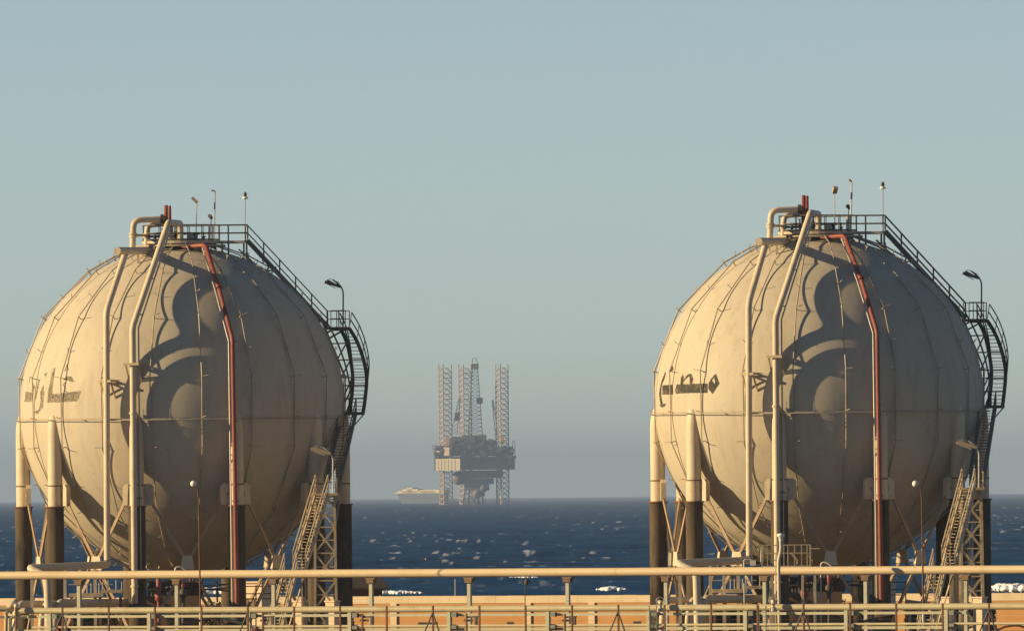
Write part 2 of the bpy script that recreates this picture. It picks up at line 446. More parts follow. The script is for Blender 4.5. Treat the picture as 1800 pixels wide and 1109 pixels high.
# manway and nozzles on the crown
MB().lathe((0, 0, 0), [(1.0, ZC + R - .1), (1.0, ZC + R + .38), (1.12, ZC + R + .38), (1.12, ZC + R + .5), (.25, ZC + R + .56)], 24).build('manway', 'pipe', tank)
for i, (x, y, rr, zt) in enumerate(((-1.45, -1.3, .16, .5), (-.6, -1.75, .13, .75), (.5, -1.5, .18, .45), (1.3, -1.2, .12, .5), (.1, 1.5, .15, .5), (-1.5, .8, .14, .6), (.95, -.6, .17, .95), (-.9, -.7, .12, 1.05))):
    zb = ZC + math.sqrt(R * R - x * x - y * y) - .1
    MB().lathe((x, y, 0), [(rr, zb), (rr, zb + zt), (rr * 1.7, zb + zt), (rr * 1.7, zb + zt + .12), (rr * .8, zb + zt + .16)], 14).build('nozzle', 'pipe' if i % 2 else 'valve', tank)
b = MB()
for i in range(26):     # small-bore lines below the deck
    a = random.uniform(-math.pi, 0); rr = random.uniform(1.3, 2.9); p = Vector((rr * math.cos(a), rr * math.sin(a), ZC + R - random.uniform(-.1, .35) + .05))
    q = p + Vector((random.uniform(-.9, .9), random.uniform(-.3, .3), random.uniform(-.05, .12)))
    b.tube([p, q], random.choice((.03, .045, .06)), 6)
b.build('small_piping', 'spray', tank)
b = MB()
for i in range(34):
    a = random.uniform(-math.pi * .95, -.15); rr = random.uniform(1.2, 2.3); p = Vector((rr * math.cos(a), rr * math.sin(a), ZC + R + random.uniform(.0, .3)))
    b.tube([p, p + Vector((random.uniform(-.5, .5), random.uniform(-.2, .2), random.uniform(-.05, .3)))], random.choice((.05, .08, .11)), 7)
b.build('valve_cluster', 'valve', tank)
MB().tube([(1.75 * math.cos(2 * math.pi * i / 32), 1.75 * math.sin(2 * math.pi * i / 32), ZC + R + .22) for i in range(32)], .12, 8, closed=True).build('ring_main', 'red', tank)
b = MB()                # valves and pipes standing on the deck
for x, y, h in ((-1.7, -1.3, .55), (-1.2, -1.6, .8), (-.9, -1.5, .5), (-.3, -1.4, .95), (-.1, -1.2, .6), (.6, -1.6, .45), (.95, -1.2, .35), (1.5, -.8, .5)):
    b.lathe((x, y, ZD), [(.09, 0), (.09, h * .5), (.16, h * .5), (.16, h * .65), (.05, h * .68), (.05, h), (.14, h), (.14, h + .04)], 10)
b.tube([(-2.2, -1.2, ZD + .32), (-.4, -1.45, ZD + .32)], .08, 8).tube([(-.2, -1.6, ZD + .5), (1.2, -1.5, ZD + .5)], .06, 8)
b.build('deck_valve', 'valve', tank)
MB().ball((1.2 * .55, -1.75, ZD + .25), .26, 14).build('dome_cover', 'pipe', tank)
# swan-neck vent pipes
v1 = MB().pipe([P3(233, 436, -64), P3(235, 387, -64), P3(288, 385, -50)], 5.4 * PX, .5, 14).build('vent_pipe', 'pipe', tank)
for py_ in (411, 416): MB().lathe(P3(233.8, py_, -64), [(7.4 * PX, -.05), (7.4 * PX, .05)], 14, False).build('flange', 'pipe', v1)
MB().disc(P3(285, 385, -50), (1, 0, 0), 8 * PX, .22, 14).build('flange', 'valve', v1)
v2 = MB().pipe([P3(257, 436, -30), P3(259, 396, -30), P3(290, 394, -10)], 4.6 * PX, .4, 14).build('vent_pipe', 'pipe', tank)
for py_ in (412, 417): MB().lathe(P3(257.8, py_, -30), [(6.6 * PX, -.05), (6.6 * PX, .05)], 14, False).build('flange', 'pipe', v2)
MB().tube([P3(233, 414, -64), P3(257.8, 414, -30)], .09, 10).build('link_pipe', 'pipe', tank)
for px_, pt, rr, y_ in ((292, 361, 3.6, -52), (298.5, 362, 2.8, -40)):
    p = P3(px_, 388, y_); top = P3(px_ + .2, pt, y_)
    h = top.z - p.z
    MB().lathe(p, [(rr * PX * 1.25, -.35), (rr * PX * 1.25, 0), (rr * PX, .02), (rr * PX * .93, h), (rr * PX * .6, h + .01)], 14).build('relief_stack', 'red', tank)
    MB().lathe(p - Vector((0, 0, .9)), [(.16, 0), (.16, .55), (.24, .55), (.24, .68)], 12).build('relief_valve', 'valve', tank)

# stairs ------------------------------------------------------------
def flight(parent, A, B, side, width, nst, rail_h, matn, rails=True, posts=4, tread_d=.22, name='stair_flight', drop=.0, ends=(0, 1)):
    """straight stair: A top, B bottom (centre line), side = unit vector across"""
    A, B, side = Vector(A), Vector(B), Vector(side).normalized()
    o = MB()
    for s in (-1, 1): o.bar(A + side * s * width / 2, B + side * s * width / 2, .09, .30)
    fo = o.build(name, matn, parent)
    t = MB(); run = (B - A); fl = Vector((run.x, run.y, 0)); fl = fl.normalized() if fl.length > .01 else Vector((0, -1, 0))
    rr_ = .045
    for i in range(1, nst):
        p = A + run * (i / nst)
        t.bar(p - side * (width / 2 - .03), p + side * (width / 2 - .03), tread_d, .04)
    t.build('treads', matn, fo)
    if rails:
        for s in (-1, 1):
            h = MB(); a, b = A + side * s * width / 2, B + side * s * width / 2
            for hh in (rail_h, rail_h * .5): h.tube([a + Vector((0, 0, hh)), b + Vector((0, 0, hh))], rr_, 6)
            for i in range(posts + 1):
                p = a + (b - a) * (i / posts); h.bar(p, p + Vector((0, 0, rail_h)), .075)
            h.build('handrail', matn, fo)
    return fo
A = Vector((xe, 0, ZD)); Bq = Lp(576, 574, 1.5)
flight(tank, A, Bq, (0, 1, 0), .95, 26, 1.02, 'steel', posts=5, name='stairway')
st = MB()
for f in (.28, .5, .72, .9):
    p = A + (Bq - A) * f
    for s in (-.45, .45):
        q = p + Vector((0, s, 0)); d = (Vector((0, 0, ZC)) - q).normalized()
        e = q.copy()
        while (e - Vector((0, 0, ZC))).length > R: e = e + d * .05
        st.bar(q, e, .09)
        st.bar(q + (Bq - A) * .06, e, .07)
for s in (-.5, .5): st.tube([A + Vector((-.6, s, -.55)), A + (Bq - A) * .45 + Vector((-.2, s, -.55)), Bq + Vector((-.7, s, -.6))], .05, 6)
st.build('stair_support', 'steel', tank)
# upper landing
lz = Lp(590, 575, 2.4).z
l0, l1 = Lp(569, 575, 2.2).x, Lp(614, 575, 2.2).x
ul = MB().box((l0, .9, lz - .16), (l1, 3.6, lz)).build('landing', 'steel', tank)
rl = MB(); rn = MB()
for hh in (1.08, .54):
    rn.tube([(l0 + .5, .95, lz + hh), (l1 - .25, .95, lz + hh)], .03, 6)
    rl.tube([(l0 + .2, 3.55, lz + hh), (l1, 3.55, lz + hh), (l1, 3.2, lz + hh)], .03, 6)
for xx, yy in ((l0 + .5, .95), (l0 + 1.0, .95), (l1 - .25, .95), (l0 + .2, 3.55), ((l0 + l1) / 2, 3.55), (l1, 3.55), (l1, 3.2)):
    (rn if yy < 1 else rl).bar((xx, yy, lz), (xx, yy, lz + 1.08), .055)
rl.build('railing', 'steel', ul); rn.build('railing', 'steel', ul)
for yy in (1.2, 3.2):
    brk = MB()
    for fx, dz in ((.3, -2.2), (1.4, -1.6)):
        p = Vector((l0 + .6 if fx < 1 else l1 - .3, yy, lz - .16)); d = Vector((-1, -.05, -.55)).normalized(); e = p.copy(); k = 0
        while (e - Vector((0, 0, ZC))).length > R and k < 80: e = e + d * .05; k += 1
        brk.bar(p, e, .10)
    brk.bar((l0 + .6, yy, lz - .2), (l1 - .3, yy, lz - .2), .08)
    brk.build('landing_bracket', 'steel', ul)
# curved stair down the flank
def spl(pts, t):
    n = len(pts) - 1; x = t * n; i = min(int(x), n - 1); f = x - i
    p0, p1, p2, p3 = pts[max(i - 1, 0)], pts[i], pts[i + 1], pts[min(i + 2, n)]
    return tuple(.5 * ((2 * b) + (c - a) * f + (2 * a - 5 * b + 4 * c - d) * f * f + (3 * b - a - 3 * c + d) * f ** 3) for a, b, c, d in zip(p0, p1, p2, p3))
RSTR = [(614, 577), (627, 599), (637, 625), (643, 651), (644.5, 671), (642, 699), (638.5, 724)]
LSTR = [(598, 577), (608.5, 599), (615, 625), (619, 651), (620, 671), (618, 699), (614, 724)]
def yd_of(py): return 2.2 * (724 - py) / 147 - .1
def curve3(st, off=0, dz=0, n=30):
    out = []
    for i in range(n + 1):
        px_, py_ = spl(st, i / n); p = Lp(px_ + off, py_, yd_of(py_)); out.append(p + Vector((0, 0, dz)))
    return out
cst = MB()
rp, lp = curve3(RSTR), curve3(LSTR)
for c in (rp, lp):
    for i in range(len(c) - 1): cst.bar(c[i], c[i + 1] + (c[i + 1] - c[i]) * .05, .08, .24, (1, 0, 0.01))
cs = cst.build('curved_stair', 'steel', tank)
tr = MB()
for i in range(1, 25):
    a, b2 = spl(LSTR, i / 25), spl(RSTR, i / 25)
    p, q = Lp(a[0], b2[1], yd_of(b2[1])), Lp(b2[0], b2[1], yd_of(b2[1])); tr.bar(p, q, .24, .045)
tr.build('treads', 'steel', cs)
for sname, stt, off in (('handrail', RSTR, 4.5), ('handrail', LSTR, -1)):
    h = MB()
    for dz in (1.05, .55): h.tube(curve3(stt, off if dz > 1 else off * .6, dz), .042, 6)
    for i in range(0, 31, 5):
        px_, py_ = spl(stt, i / 30); p = Lp(px_, py_, yd_of(py_)); q = Lp(px_ + off, py_, yd_of(py_)) + Vector((0, 0, 1.05)); h.bar(p, q, .05)
    h.build(sname, 'steel', cs)
sp = MB()
inn = []
for i in range(17):
    el = 31 - 33 * i / 16; inn.append(sph(90 - (-1.5 + 3 * i / 16) - 6 + 6 * i / 16, el, R + .42))
sp.tube(inn, .06, 6)
for py_ in (603, 632, 663, 677, 700):
    t_ = (py_ - 577) / 147; px_, _ = spl(RSTR, t_); q = Lp(px_, py_, yd_of(py_)); el = math.degrees(math.asin((q.z - ZC) / (R + .1)))
    sp.bar(q, sph(88, el, R), .09); sp.bar(Lp(spl(LSTR, t_)[0], py_, yd_of(py_)), sph(88, el - 6, R), .07)
sp.build('stair_support', 'steel', cs)
# lower landing
z2 = Lp(620, 724, -.3).z; x0_, x1_ = Lp(600, 724, -.3).x, Lp(641, 724, -.3).x
ll = MB().box((x0_, -1.1, z2 - .2), (x1_, .5, z2)).build('landing', 'steel', tank)
rl = MB()
for hh in (1.05, .55): rl.tube([(x1_ - .05, -1.05, z2 + hh), (x1_ - .05, .1, z2 + hh)], .03, 6)
for yy in (-1.05, 0): rl.bar((x1_ - .05, yy, z2), (x1_ - .05, yy, z2 + 1.05), .055)
rl.bar((x1_ - .1, -.6, z2 - .2), (x1_ - .75, -.6, z2 - .95), .08); rl.bar((x1_ - .75, -.6, z2 - .95), (R * .97, -.6, z2 - 1.9), .07)
rl.build('railing', 'steel', ll)
flight(tank, Lp(614, 728, -.9), Lp(583, 862, -9.6), (1, .1, 0), .92, 26, 1.0, 'steel', posts=6, name='stairway')

# ---------------------------------------------------------------- stair tower at the foot
tw = left(empty('stair_tower', BASE1 + Vector((Lp(570, 870, -10.8).x, -11, 0)), 'cream lattice stair tower climbing to the left tank', 'stair tower', 'lattice stair towers'),
          'cream lattice stair tower climbing to the right tank')
TO = Vector((Lp(570, 870, -10.8).x, -11, 0))
def T(px, py, yd): return Lp(px, py, yd) - TO
zt = T(566, 868, -11).z
fr = MB(); cx = [(T(554, 900, -12.0).x, -1.0), (T(588, 900, -12.0).x, -1.0), (T(588, 900, -10).x, 1.0), (T(554, 900, -10).x, 1.0)]
ctr = Vector((sum(c[0] for c in cx) / 4, 0, 0))
def leg_pt(i, z):
    k = 1 + .14 * (1 - z / zt); return Vector((ctr.x + (cx[i][0] - ctr.x) * k, cx[i][1] * k, z))
for i in range(4): fr.bar(leg_pt(i, 0), leg_pt(i, zt), .17)
levels = [0.25, 2.1, 3.95, 5.75, 7.45, 9.0, zt - .1]
levels = [z for z in levels if z < zt]
fo = fr.build('tower_frame', 'tower', tw)
br = MB()
for z0, z1 in zip(levels[:-1], levels[1:]):
    for i in range(4):
        j = (i + 1) % 4
        br.bar(leg_pt(i, z0), leg_pt(j, z1), .115); br.bar(leg_pt(j, z0), leg_pt(i, z1), .115)
        br.bar(leg_pt(i, z1), leg_pt(j, z1), .085); br.bar(leg_pt(i, (z0 + z1) / 2), leg_pt(j, (z0 + z1) / 2), .07)
br.build('lattice', 'tower', fo)
tp = MB().box((cx[0][0] - .15, -1.35, zt - .1), (cx[1][0] + .2, 1.1, zt + .05)).build('landing', 'tower', tw)
hr = MB()
for hh in (1.05, .5):
    hr.tube([(cx[1][0] + .15, -1.3, zt + hh), (cx[1][0] + .15, 1.0, zt + hh)], .03, 6)
for yy in (-1.3, 0, 1.0): hr.bar((cx[1][0] + .15, yy, zt), (cx[1][0] + .15, yy, zt + 1.05), .05)
for xx in (cx[0][0] - .05, cx[0][0] + .85): hr.bar((xx, -1.3, zt), (xx, -1.3, zt + 1.2), .055)
hr.build('railing', 'tower', tp)
midz = T(525, 1003, -16).z
a, b_ = T(566, 868, -12.3), T(526, 1003, -16.3)
flight(tw, a, b_, (1, -.5, 0), .92, 24, 1.25, 'tower', posts=5, name='stair_flight')
MB().bar(b_ + Vector((.5, 0, -.05)), b_ + Vector((-1.0, -.4, -.05)), 1.3, .1).build('landing', 'tower', tw)
a2 = b_ + Vector((-.55, -.3, 0)); b2 = T(480, 1120, -19.5); b2.z = 0.1
flight(tw, a2, b2, (1, -.5, 0), .92, 20, 1.15, 'tower', posts=4, name='stair_flight')
ps = MB()
for dx, dy in ((.4, .5), (.4, -.6), (-.9, .3), (-.9, -.8)):
    p = b_ + Vector((dx, dy, -.1)); ps.bar((p.x, p.y, 0), p, .11)
for s in (-1, 1): ps.bar(b_ + Vector((.4, .5 * s, -.1)), b_ + Vector((-.9, -.5 * s, -midz + .3)), .08)
p = T(530, 940, -15); ps.bar((p.x, p.y, 0), p + Vector((0, 0, 0)), .1)
ps.build('landing_post', 'tower', tw)

# ---------------------------------------------------------------- lamps on the tank
def lamp_set(name, base, label_l, label_r, cat, fn):
    o = left(empty(name, BASE1 + base, label_l, cat, None), label_r); fn(o); return o
def cobra(px_base, py_base, py_top, px_h0, px_h1, py_h0, py_h1, yd, arm_m, head_m):
    base = Lp(px_base, py_base, yd)
    def fn(o):
        q = lambda px, py: Lp(px, py, yd) - base
        MB().pipe([q(px_base, py_base), q(px_base + .4, py_top), q(px_h1 - 14, py_h0 - 4)], .05, .45, 8).build('pole', arm_m, o)
        h = MB(); a, b = q(px_h0, py_h0), q(px_h1, py_h1); ax = (b - a)
        h.bar(a, b, .34, .2); h.bar(a + Vector((.15, 0, .13)), b + Vector((-.3, 0, .13)), .22, .1)
        h.build('lamp_head', head_m, o)
        q1 = MB(); q1.bar(a + Vector((.1, 0, -.11)), b + Vector((-.35, 0, -.11)), .26, .04); q1.build('lens', 'lampwhite' if head_m == 'lamphead' else 'steel', o)
        q2 = MB(); q2.tube([a + ax * .25 + Vector((0, 0, .18)), a + ax * .3 + Vector((0, 0, .32)), b + Vector((-.1, 0, .26))], .022, 6); q2.build('stay', arm_m, o)
    return base, fn
b0, fn = cobra(603, 573, 506, 571, 599, 495.5, 504, 1.1, 'steel', 'steel')
lamp_set('street_lamp', b0, 'dark lamp on upper stair landing of the left tank', 'dark lamp on upper stair landing of the right tank', 'lamp', fn)
b0, fn = cobra(585, 867, 800, 546, 581, 789, 797, -10.9, 'galv', 'lamphead')
lamp_set('street_lamp', b0, 'yellowish lamp on top of the lattice stair tower by the left tank', 'yellowish lamp on top of the lattice stair tower by the right tank', 'lamp', fn)
base = Lp(346, 426, -1.8)
def fn(o):
    q = lambda px, py: Lp(px, py, -1.8) - base
    MB().tube([q(344.5, 426), q(346, 356)], .035, 6).build('pole', 'galv', o)
    MB().bar(q(337.5, 347.5), q(347, 356.5), .3, .2).build('lamp_head', 'lamphead', o)
lamp_set('deck_lamp', base, 'lamp with tilted oval head on crown deck of the left tank', 'lamp with oval head on crown deck of the right tank', 'lamp', fn)
base2 = Lp(378, 420, .6)
def fn(o):
    q = lambda px, py: Lp(px, py, .6) - base2
    MB().pipe([q(376.5, 422), q(378, 336), q(373, 335)], .045, .12, 6).build('pole', 'galv', o)
    MB().bar(q(371.5, 335.5), q(375.5, 334.5), .16, .12).build('lamp_head', 'lamphead', o)
    MB().bar(q(377.3, 368), q(377.6, 356), .1).build('junction_box', 'steel', o)
lamp_set('mast', base2, 'tallest thin mast on crown deck of the left tank', 'tallest thin mast on crown deck of the right tank', 'mast', fn)
base3 = Lp(431, 425, -.5)
def fn(o):
    q = lambda px, py: Lp(px, py, -.5) - base3
    MB().tube([q(430.5, 424), q(431, 350)], .035, 6).build('pole', 'galv', o)
    MB().lathe(q(431, 350), [(.05, 0), (.2, .02), (.2, .1), (.1, .16)], 12).build('lamp_base', 'lampwhite', o)
    MB().lathe(q(431, 346), [(.07, 0), (.12, .1), (.1, .22), (.05, .32)], 10).build('beacon', 'valve', o)
lamp_set('warning_light', base3, 'dark beacon on thin pole at stair head of the left tank', 'dark beacon on thin pole at stair head of the right tank', 'warning light', fn)
base4 = Lp(370, 420, -1.2)
def fn(o):
    q = lambda px, py: Lp(px, py, -1.2) - base4
    MB().bar(q(367.5, 423), q(368, 398), .12).tube([q(371, 423), q(371, 384)], .035, 6).build('stand', 'galv', o)
    MB().disc(q(369, 380), (-.4, -1, .2), .13, .1, 12).disc(q(371.5, 383), (.5, -1, .2), .1, .1, 12).build('gauge', 'valve', o)
lamp_set('instrument_stand', base4, 'small stand with dark gauges on crown deck of the left tank', 'small stand with dark gauges on crown deck of the right tank', 'instrument', fn)

# ---------------------------------------------------------------- pipework under the tank
def item(name, base, ll_, lr_, cat, group=None):
    return left(empty(name, BASE1 + base, ll_, cat, group), lr_)
yd = -11.0
bs = Lp(120, 1120, yd); bs.z = 0
o = item('outlet_pipe', bs, 'thick outlet pipe bending at the foot of the left tank', 'thick outlet pipe bending at the foot of the right tank', 'pipe')
q = lambda px, py, y=yd: Lp(px, py, y) - bs
MB().pipe([q(188.5, 986, -10.25), q(189, 992, -10.25), q(51, 998, -21.5), q(83, 1013, -22.2), q(86, 1120, -22.3)], 6.6 * PX, .42, 14).build('pipe_run', 'pipe', o)
for px_ in (56, 85, 114, 140, 167):
    p = q(px_, 1001, -21.3 + (px_ - 51) * .081); MB().box((p.x - .1, p.y - .1, 0), (p.x + .1, p.y + .1, p.z + .05)).build('support_post', 'pipe', o)
    if px_ > 90:
        MB().box((p.x - .3, p.y - .35, p.z - .4), (p.x + .35, p.y - .1, p.z - .1)).build('saddle', 'pipe', o)
# three fat low pipes with elbows
for (x0, x1, py_, rr, y_, ll_, lr_) in ((32, 120, 1061, 6, -19.5, 'low cream pipe with elbow, outermost below the left tank', 'low cream pipe with elbow, outermost below the right tank'),
                            (77, 150, 1060, 5, -18.5, 'short low cream pipe in the middle below the left tank', 'short low cream pipe in the middle below the right tank'),
                            (101, 232, 1059, 7.2, -17.5, 'fattest low cream pipe below the left tank', 'fattest low cream pipe below the right tank')):
    bb = Lp(x0, 1120, y_); bb.z = 0
    oo = item('elbow_pipe', bb, ll_, lr_, 'pipe', 'low elbow pipes')
    qq = lambda px, py, y=y_: Lp(px, py, y) - bb
    MB().pipe([qq(x1, py_, y_ + (x1 - x0) * .07), qq(x0 + 3, py_, y_), qq(x0 - 4, py_ + 22, y_ - .1), qq(x0 - 6, 1122, y_ - .1)], rr * PX, .4, 12).build('pipe_run', 'pipe', oo)
    MB().bar(qq(x1 - 8, py_ + 6, y_ + (x1 - x0) * .065), qq(x1 - 8, 1120, y_ + (x1 - x0) * .065), .25).build('support_post', 'brown', oo)
# cable tray platforms
bb = Lp(150, 1120, -12); bb.z = 0
oo = item('pipe_platform', bb, 'small cream platform with thin rails below the left tank', 'small cream platform with thin rails below the right tank', 'platform')
qq = lambda px, py, y=-12: Lp(px, py, y) - bb
pl = MB(); a, b_ = qq(122, 1048.5), qq(182, 1042); pl.box((a.x, -1.0, a.z), (b_.x, 1.0, b_.z))
a, b_ = qq(178, 1041.5), qq(215, 1036); pl.box((a.x, -.8, a.z), (b_.x, .8, b_.z)); pl.build('deck', 'tower', oo)
pr = MB()
for px_ in (153, 160, 174, 180, 190, 204, 214):
    pr.tube([qq(px_, 1043, -12.6), qq(px_, 1018 + (px_ % 7), -12.6)], .035, 6)
pr.tube([qq(120, 1027, -12.6), qq(198, 1027, -12.6)], .03, 6).tube([qq(181, 1018, -12.6), qq(189, 1034, -12.6)], .05, 6)
pr.build('rails', 'galv', oo)
for px_ in (126, 176, 212): p = qq(px_, 1048); MB().bar((p.x, 0, 0), (p.x, 0, p.z), .18).build('leg', 'brown', oo)
# manifold plinth with valves
bb = Lp(295, 1120, -7); bb.z = 0
oo = item('valve_manifold', bb, 'dark valve manifold with red actuators under the left tank', 'dark valve manifold with red actuators under the right tank', 'valve manifold')
qq = lambda px, py, y=-7: Lp(px, py, y) - bb
a, b_ = qq(243, 1062), qq(352, 1046); MB().box((a.x, -1.5, .0), (b_.x, 1.5, b_.z)).build('plinth', 'brown', oo)
for px_, p0, p1, rr in ((279, 1037, 1014, 4.6), (322, 1030, 1014, 3.4)):
    p, t_ = qq(px_, p0, -14.2), qq(px_, p1, -14.2)
    MB().lathe((p.x, p.y, 0), [(rr * PX * .7, p.z - .1), (rr * PX, p.z), (rr * PX, t_.z - .08), (rr * PX * .6, t_.z)], 14).build('actuator', 'red', oo)
    MB().lathe((p.x, p.y, 0), [(.14, p.z - .75), (.26, p.z - .6), (.26, p.z - .3), (.1, p.z - .1)], 12).lathe((p.x, p.y, 0), [(.12, .0), (.12, p.z - .7)], 10).build('valve_body', 'red' if rr > 4 else 'valve', oo)
random.seed(3)
mp = MB()
for i in range(16):
    px_ = 262 + i * 5.6; p = qq(px_, 1047, -7 + random.uniform(-1, 1)); h = random.uniform(.5, 1.4)
    mp.lathe((p.x, p.y, p.z), [(.1, 0), (.1, h * .5), (.2, h * .5), (.2, h * .62), (.08, h * .66), (.08, h)], 9)
    if i % 3 == 0: mp.disc((p.x, p.y, p.z + h), (0, -.3, 1), .26, .05, 12)
for z_ in (.35, .75): 
    p = qq(262, 1046); e = qq(348, 1046); mp.tube([(p.x, -.8, p.z + z_), (e.x, -.6, p.z + z_)], .13, 8)
mp.tube([qq(268, 1026, -7.5), qq(290, 1026, -8), qq(308, 1022, -7)], .17, 8)
mp.build('valve_cluster', 'valve', oo)
rp_ = MB()
for px_ in (330, 343, 350): p = qq(px_, 1040, -7.4); rp_.ball((p.x, p.y, p.z), .32, 10); rp_.tube([(p.x, p.y, p.z), (p.x + .2, p.y, p.z + .9)], .1, 8)
rp_.build('valve_body', 'rust', oo)
wb = MB()
for p0, p1 in (((352, 1030), (402, 1026)), ((352, 1034), (402, 1038)), ((381, 1016), (382, 1058)), ((352, 1036), (400, 1033))): wb.tube([qq(*p0, -6.5), qq(*p1, -6.5)], .06, 6)
wb.build('small_piping', 'valve', oo)
# gooseneck
bb = Lp(308, 1120, -14); bb.z = 0
oo = item('gooseneck_pipe', bb, 'thin pale gooseneck pipe before the left tank', 'thin pale gooseneck pipe before the right tank', 'pipe')
qq = lambda px, py, y=-14: Lp(px, py, y) - bb
MB().pipe([qq(308, 1120), qq(308, 996), qq(318, 995.5), qq(329, 1004)], .055, .25, 8).build('tube', 'galv', oo)
MB().ball(qq(306, 1054, -14.1), .14, 8).build('cock', 'galv', oo)
# pale cabin with rails
bb = Lp(455, 1120, 26); bb.z = 0
oo = item('equipment_cabin', bb, 'pale low cabin behind dark rails under the left tank', 'pale low cabin behind dark rails under the right tank', 'cabin')
oo.rotation_euler = (0, 0, math.radians(-32))
qq = lambda px, py, y=26: Lp(px, py, y) - bb
a, b_ = qq(431, 1054), qq(474, 1024); MB().box((a.x, -.8, 0), (b_.x, .8, b_.z)).build('wall', 'block', oo)
MB().box((a.x - .12, -.95, b_.z), (b_.x + .12, .95, b_.z + .12)).build('roof', 'pilaster', oo)
p = qq(450, 1030, 25); MB().box((p.x - .35, -.84, 1.2), (p.x + .35, -.8, 2.6)).build('door', 'brown', oo)
bb = Lp(455, 1120, 5.5); bb.z = 0
oo = item('guard_rail', bb, 'dark guard rail before the pale cabin under the left tank', 'dark guard rail before the pale cabin under the right tank', 'railing')
qq = lambda px, py, y=5.5: Lp(px, py, y) - bb
rr_ = MB()
for py_ in (1030, 1043, 1052): rr_.bar(qq(430, py_, 5.5), qq(478, py_ - .4, 5.5), .07)
for px_ in (431, 450, 477): rr_.bar(qq(px_, 1120, 5.5), qq(px_, 1028, 5.5), .08)
rr_.build('rail', 'black', oo)
# concrete pads
for px_, nm in ((528, 'inner'), (585, 'outer')):
    bb = Lp(px_, 1120, -13.2); bb.z = 0
    oo = item('concrete_pad', bb, f'pale concrete pad, {nm} one at the left stair tower foot', f'pale concrete pad, {nm} one at the right stair tower foot', 'concrete pad', 'pads at the stair towers')
    oo.rotation_euler = (0, 0, math.radians(-32)); hz = Lp(px_, 1055, -13.2).z
    MB().box((-.34, -.34, 0), (.34, .34, hz - .1)).build('block', 'block', oo); MB().box((-.4, -.4, hz - .1), (.4, .4, hz)).build('cap', 'block', oo)

# ---------------------------------------------------------------- copy the whole set to the right tank
KX = BASE2 - BASE1
for root, rlab in list(SETS):
    c = copy_tree(root); off = root.location - BASE1
    c.location = BASE2 + off; c['label'] = rlab

def twin(name): return bpy.data.objects[name + '.001']
for o_, rz_ in ((twin('mast'), 25), (twin('instrument_stand'), 40), (twin('warning_light'), 70), (twin('deck_lamp'), 105), (twin('gooseneck_pipe'), -18)): o_.rotation_euler.z += math.radians(rz_)
# lettering (differs per tank) --------------------------------------
def lettering(root, base, D, polys, holes, m, wear, centre, seed):
    """rasterised strokes lying 8 mm off the shell"""
    cell = .55
    xs = [p[0] for P in polys for p in P]; ys = [p[1] for P in polys for p in P]
    x0, x1, y0, y1 = min(xs), max(xs), min(ys), max(ys)
    def inside(P, x, y):
        c = False; n = len(P)
        for i in range(n):
            xa, ya = P[i]; xb, yb = P[i - 1]
            if (ya > y) != (yb > y) and x < (xb - xa) * (y - ya) / (yb - ya) + xa: c = not c
        return c
    rad = R + .008
    def proj(px, py):
        yd = -rad * .6
        for _ in range(7):
            p = W(px, py, D + yd) - base; q_ = rad * rad - p.x ** 2 - (p.z - ZC) ** 2
            if q_ < 0: return None
            yd = -math.sqrt(q_)
        return W(px, py, D + yd) - base
    vid = {}; V = []; Fc = []
    def vert(i, j):
        if (i, j) not in vid:
            p = proj(x0 + i * cell, y0 + j * cell)
            if p is None: return None
            vid[(i, j)] = len(V); V.append(tuple(p))
        return vid[(i, j)]
    for i in range(int((x1 - x0) / cell) + 1):
        for j in range(int((y1 - y0) / cell) + 1):
            x, y = x0 + (i + .5) * cell, y0 + (j + .5) * cell
            x += .35 * mnoise.noise((x * .8, y * .8, seed)); y += .35 * mnoise.noise((x * .8, y * .8, seed + 5))
            if not any(inside(P, x, y) for P in polys) or any(inside(P, x, y) for P in holes): continue
            if mnoise.noise((x * .55, y * .55, seed + 9)) + .5 * mnoise.noise((x * 1.5, y * 1.5, seed)) > wear: continue
            ids = [vert(i, j), vert(i, j + 1), vert(i + 1, j + 1), vert(i + 1, j)]
            if None not in ids: Fc.append(tuple(ids))
    b = MB(); b.poly(V, Fc, True); return b.build('lettering', m, root)
s_ = 1 / 11.09
rt = lambda P: [(1140 + x * s_, 640 + y * s_) for x, y in P]
def stroke(P, w):
    L_, R_ = [], []
    for i, p in enumerate(P):
        a = P[max(i - 1, 0)]; b = P[min(i + 1, len(P) - 1)]; d = math.hypot(b[0] - a[0], b[1] - a[1]) or 1
        nx, ny = -(b[1] - a[1]) / d, (b[0] - a[0]) / d; ww = (w[i] if isinstance(w, list) else w) / 2
        L_.append((p[0] + nx * ww, p[1] + ny * ww)); R_.append((p[0] - nx * ww, p[1] - ny * ww))
    return L_ + R_[::-1]
tank2 = [c for c in bpy.data.objects if c.name == 'gas_tank.001'][0]
polysR = [rt(stroke([(330, 150), (300, 260), (255, 370), (232, 480), (226, 600), (240, 710), (265, 800)], [18, 38, 30, 34, 38, 46, 50])),
          rt([(210, 795), (270, 780), (345, 765), (320, 815), (265, 848)]),
          rt([(275, 410), (470, 400), (480, 590), (262, 592)]), rt([(545, 395), (835, 385), (835, 560), (535, 575), (515, 500)]), rt([(820, 380), (1155, 374), (1150, 556), (840, 562)]),
          rt(stroke([(665, 350), (720, 275), (775, 215), (815, 205), (832, 270), (825, 390)], [24, 30, 40, 62, 66, 60])),
          rt([(672, 195), (630, 255), (618, 410), (672, 410), (682, 250)]),
          rt([(1312, 183), (1345, 270), (1382, 375), (1250, 582), (1165, 480), (1170, 370), (1230, 262)]),
          rt([(462, 15), (487, 100), (430, 150), (408, 140)])]
holesR = [rt([(1268, 268), (1298, 320), (1285, 385), (1240, 315)])]
lettering(tank2, BASE2, D2, polysR, holesR, 'ink_bold', .75, None, 3.1)
s2 = 1 / 6.933
